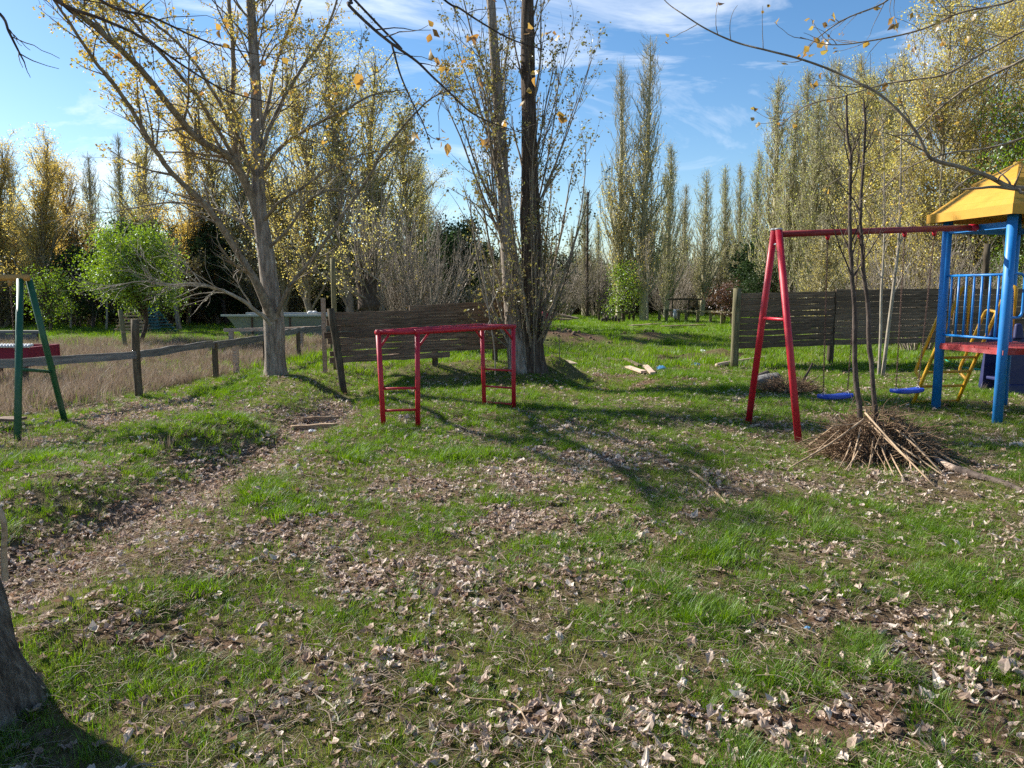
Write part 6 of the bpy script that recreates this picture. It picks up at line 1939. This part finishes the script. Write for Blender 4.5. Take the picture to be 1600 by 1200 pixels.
# grey plank bench beyond it
Yb = 24.
xa, xb = at(-60, 525, Yb)[0], at(64, 525, Yb)[0]
root = thing('plank_bench', 'long low grey plank bench in the grass beyond the crimson trough', 'bench', ((xa + xb) / 2, Yb, 0))
part('top_plank', MB().box(((xa + xb) / 2, Yb, .34), (xb - xa, .3, .09)), M['wood_silver'], root, smooth=False)
part('front_board', MB().box(((xa + xb) / 2, Yb - .12, .19), (xb - xa - .1, .04, .18)), M['wood_silver'], root, smooth=False)
for xx in (xa + .3, (xa + xb) / 2, xb - .2):
    part('leg', MB().box((xx, Yb + .03, .12), (.1, .2, .34)), M['wood_post'], root, smooth=False)
# far low paddock fence
fp = [(1030, 502), (1041, 502), (1056, 503), (1060, 503.5), (1072, 504), (1090, 505), (1110, 505.5), (1128, 507), (1150, 509)]
pts = [gnd(*p) for p in fp]
root = thing('paddock_fence', 'low far paddock fence of thin posts and one rail before the pergola', 'fence', tuple(pts[3]))
for p in pts:
    part('post', MB().box((p[0], p[1], .28), (.14, .1, .72)), M['wood_moss'], root, smooth=False)
for a, b in zip(pts[1:-1], pts[2:]):
    add_plank('rail', r_, (a[0], a[1] - .08, .60), (b[0], b[1] - .08, .60), .09, .05, M['wood_moss'], root, 3, .006)
fp = [(936, 501), (975, 501.5), (983, 501), (990, 501)]
pts = [gnd(*p) for p in fp]
root = thing('paddock_fence', 'short far stretch of rail fence beside the bright yellow-green tree', 'fence', tuple(pts[0]))
for p in pts:
    part('post', MB().box((p[0], p[1], .2), (.12, .1, .6)), M['wood_post'], root, smooth=False)
add_plank('rail', r_, (pts[0][0], pts[0][1] - .07, .46), (pts[1][0], pts[1][1] - .07, .46), .08, .05, M['wood_moss'], root, 3, .004)
for k, px in enumerate((941, 945, 949, 953, 957, 962, 967)):
    q = gnd(px, 503.5)
    solo('stump_post', MB().tube([q - [0, 0, .05], q + [0, 0, .15], q + [0, 0, .2 + .08 * (k % 3)]], .075, 7, True), M['branch_dark'], 'short dark stump post in the row at the edge of the far grass', 'stump', 'row of short dark stump posts', loc=q)
# pergola frame
Yp = 46.
xa, xb = at(1050, 480, Yp)[0], at(1089, 480, Yp)[0]
zt_ = at(1070, 469, Yp)[2]
root = thing('pergola', 'dark timber pergola frame standing beyond the paddock fence', 'pergola', ((xa + xb) / 2, Yp, 0))
for xx in (xa, xb):
    for yy in (Yp, Yp + 2.2):
        part('post', MB().box((xx, yy, zt_ / 2), (.09, .09, zt_)), M['branch_dark'], root, smooth=False)
part('beam', MB().box(((xa + xb) / 2, Yp - .02, zt_ + .05), (xb - xa + .6, .09, .09)), M['branch_dark'], root, smooth=False)
part('beam', MB().box(((xa + xb) / 2, Yp + 2.22, zt_ + .05), (xb - xa + .6, .09, .09)), M['branch_dark'], root, smooth=False)
part('brace', bar((xa + .2, Yp - .1, zt_ * .28), (xb - .3, Yp - .1, zt_ * .62), .05, 6), M['branch_dark'], root)
# black drum, red heap, white rag
Yd = 39.
a, b = at(1126, 486, Yd), at(1150, 486, Yd)
o_ = MB().tube([a + [0, 0, 0], a + [.02, 0, 0], (a + b) / 2, b - [.02, 0, 0], b], [.20, .24, .24, .24, .20], 16, True)
root = thing('water_drum', 'black drum lying on a stand beyond the paddock fence', 'drum', ((a[0] + b[0]) / 2, Yd, 0))
part('drum', o_, M['black'], root)
for t in (.2, .8):
    c = a + (b - a) * t
    part('stand', MB().box((c[0], Yd, (c[2] - .2) / 2), (.12, .4, c[2] - .2)), M['wood_post'], root, smooth=False)
q = gnd(1055, 503) + np.array([0, -.15, 0])
rag = MB()
V, Q = [], []
for k in range(7):
    for e, z_ in enumerate((.54, .42, .28, .14)):
        V.append((q[0] - .16 + .05 * k, q[1] - .04 + .05 * math.sin(k * 1.7 + e), z_ + .12 - (.1 * abs(math.sin(k * 1.1)) if e == 3 else 0)))
for k in range(6):
    Q += [[k * 4 + e, k * 4 + e + 1, k * 4 + e + 5, k * 4 + e + 4] for e in range(3)]
o_ = solo('rag', rag.add(V, Q), M['white'], 'white rag hung over the far paddock rail', 'rag', loc=q)
o_.modifiers.new('cloth', 'SOLIDIFY').thickness = .02
q = gnd(848, 503)
root = thing('scrap_heap', 'far heap of reddish scrap and planks just beside the double trunk', 'scrap heap', tuple(q))
th = np.linspace(0, 2 * math.pi, 10, endpoint=False)
V = [q + np.array([math.cos(t_) * f * .55, math.sin(t_) * f * .4, z_ + r_.normal(0, .03)]) for f, z_ in ((1, .0), (1.05, .25), (.7, .45), (.2, .55)) for t_ in th]
Q = [[e * 10 + s, e * 10 + (s + 1) % 10, (e + 1) * 10 + (s + 1) % 10, (e + 1) * 10 + s] for e in range(3) for s in range(10)]
part('red_sheet', MB().add(V, Q), M['crimson'], root, smooth=False)
for k in range(4):
    o_ = part('plank', plank_mb(r_, 1.6, .06, .18, 3, .006), M['wood_pale'] if k % 2 else M['wood_grey'], root, False, world=False)
    o_.location = (.6 + .18 * k, -.2 + .2 * k, .12 + .07 * k)
    o_.rotation_euler = (0, .06 * k, r_.normal(0, .4))
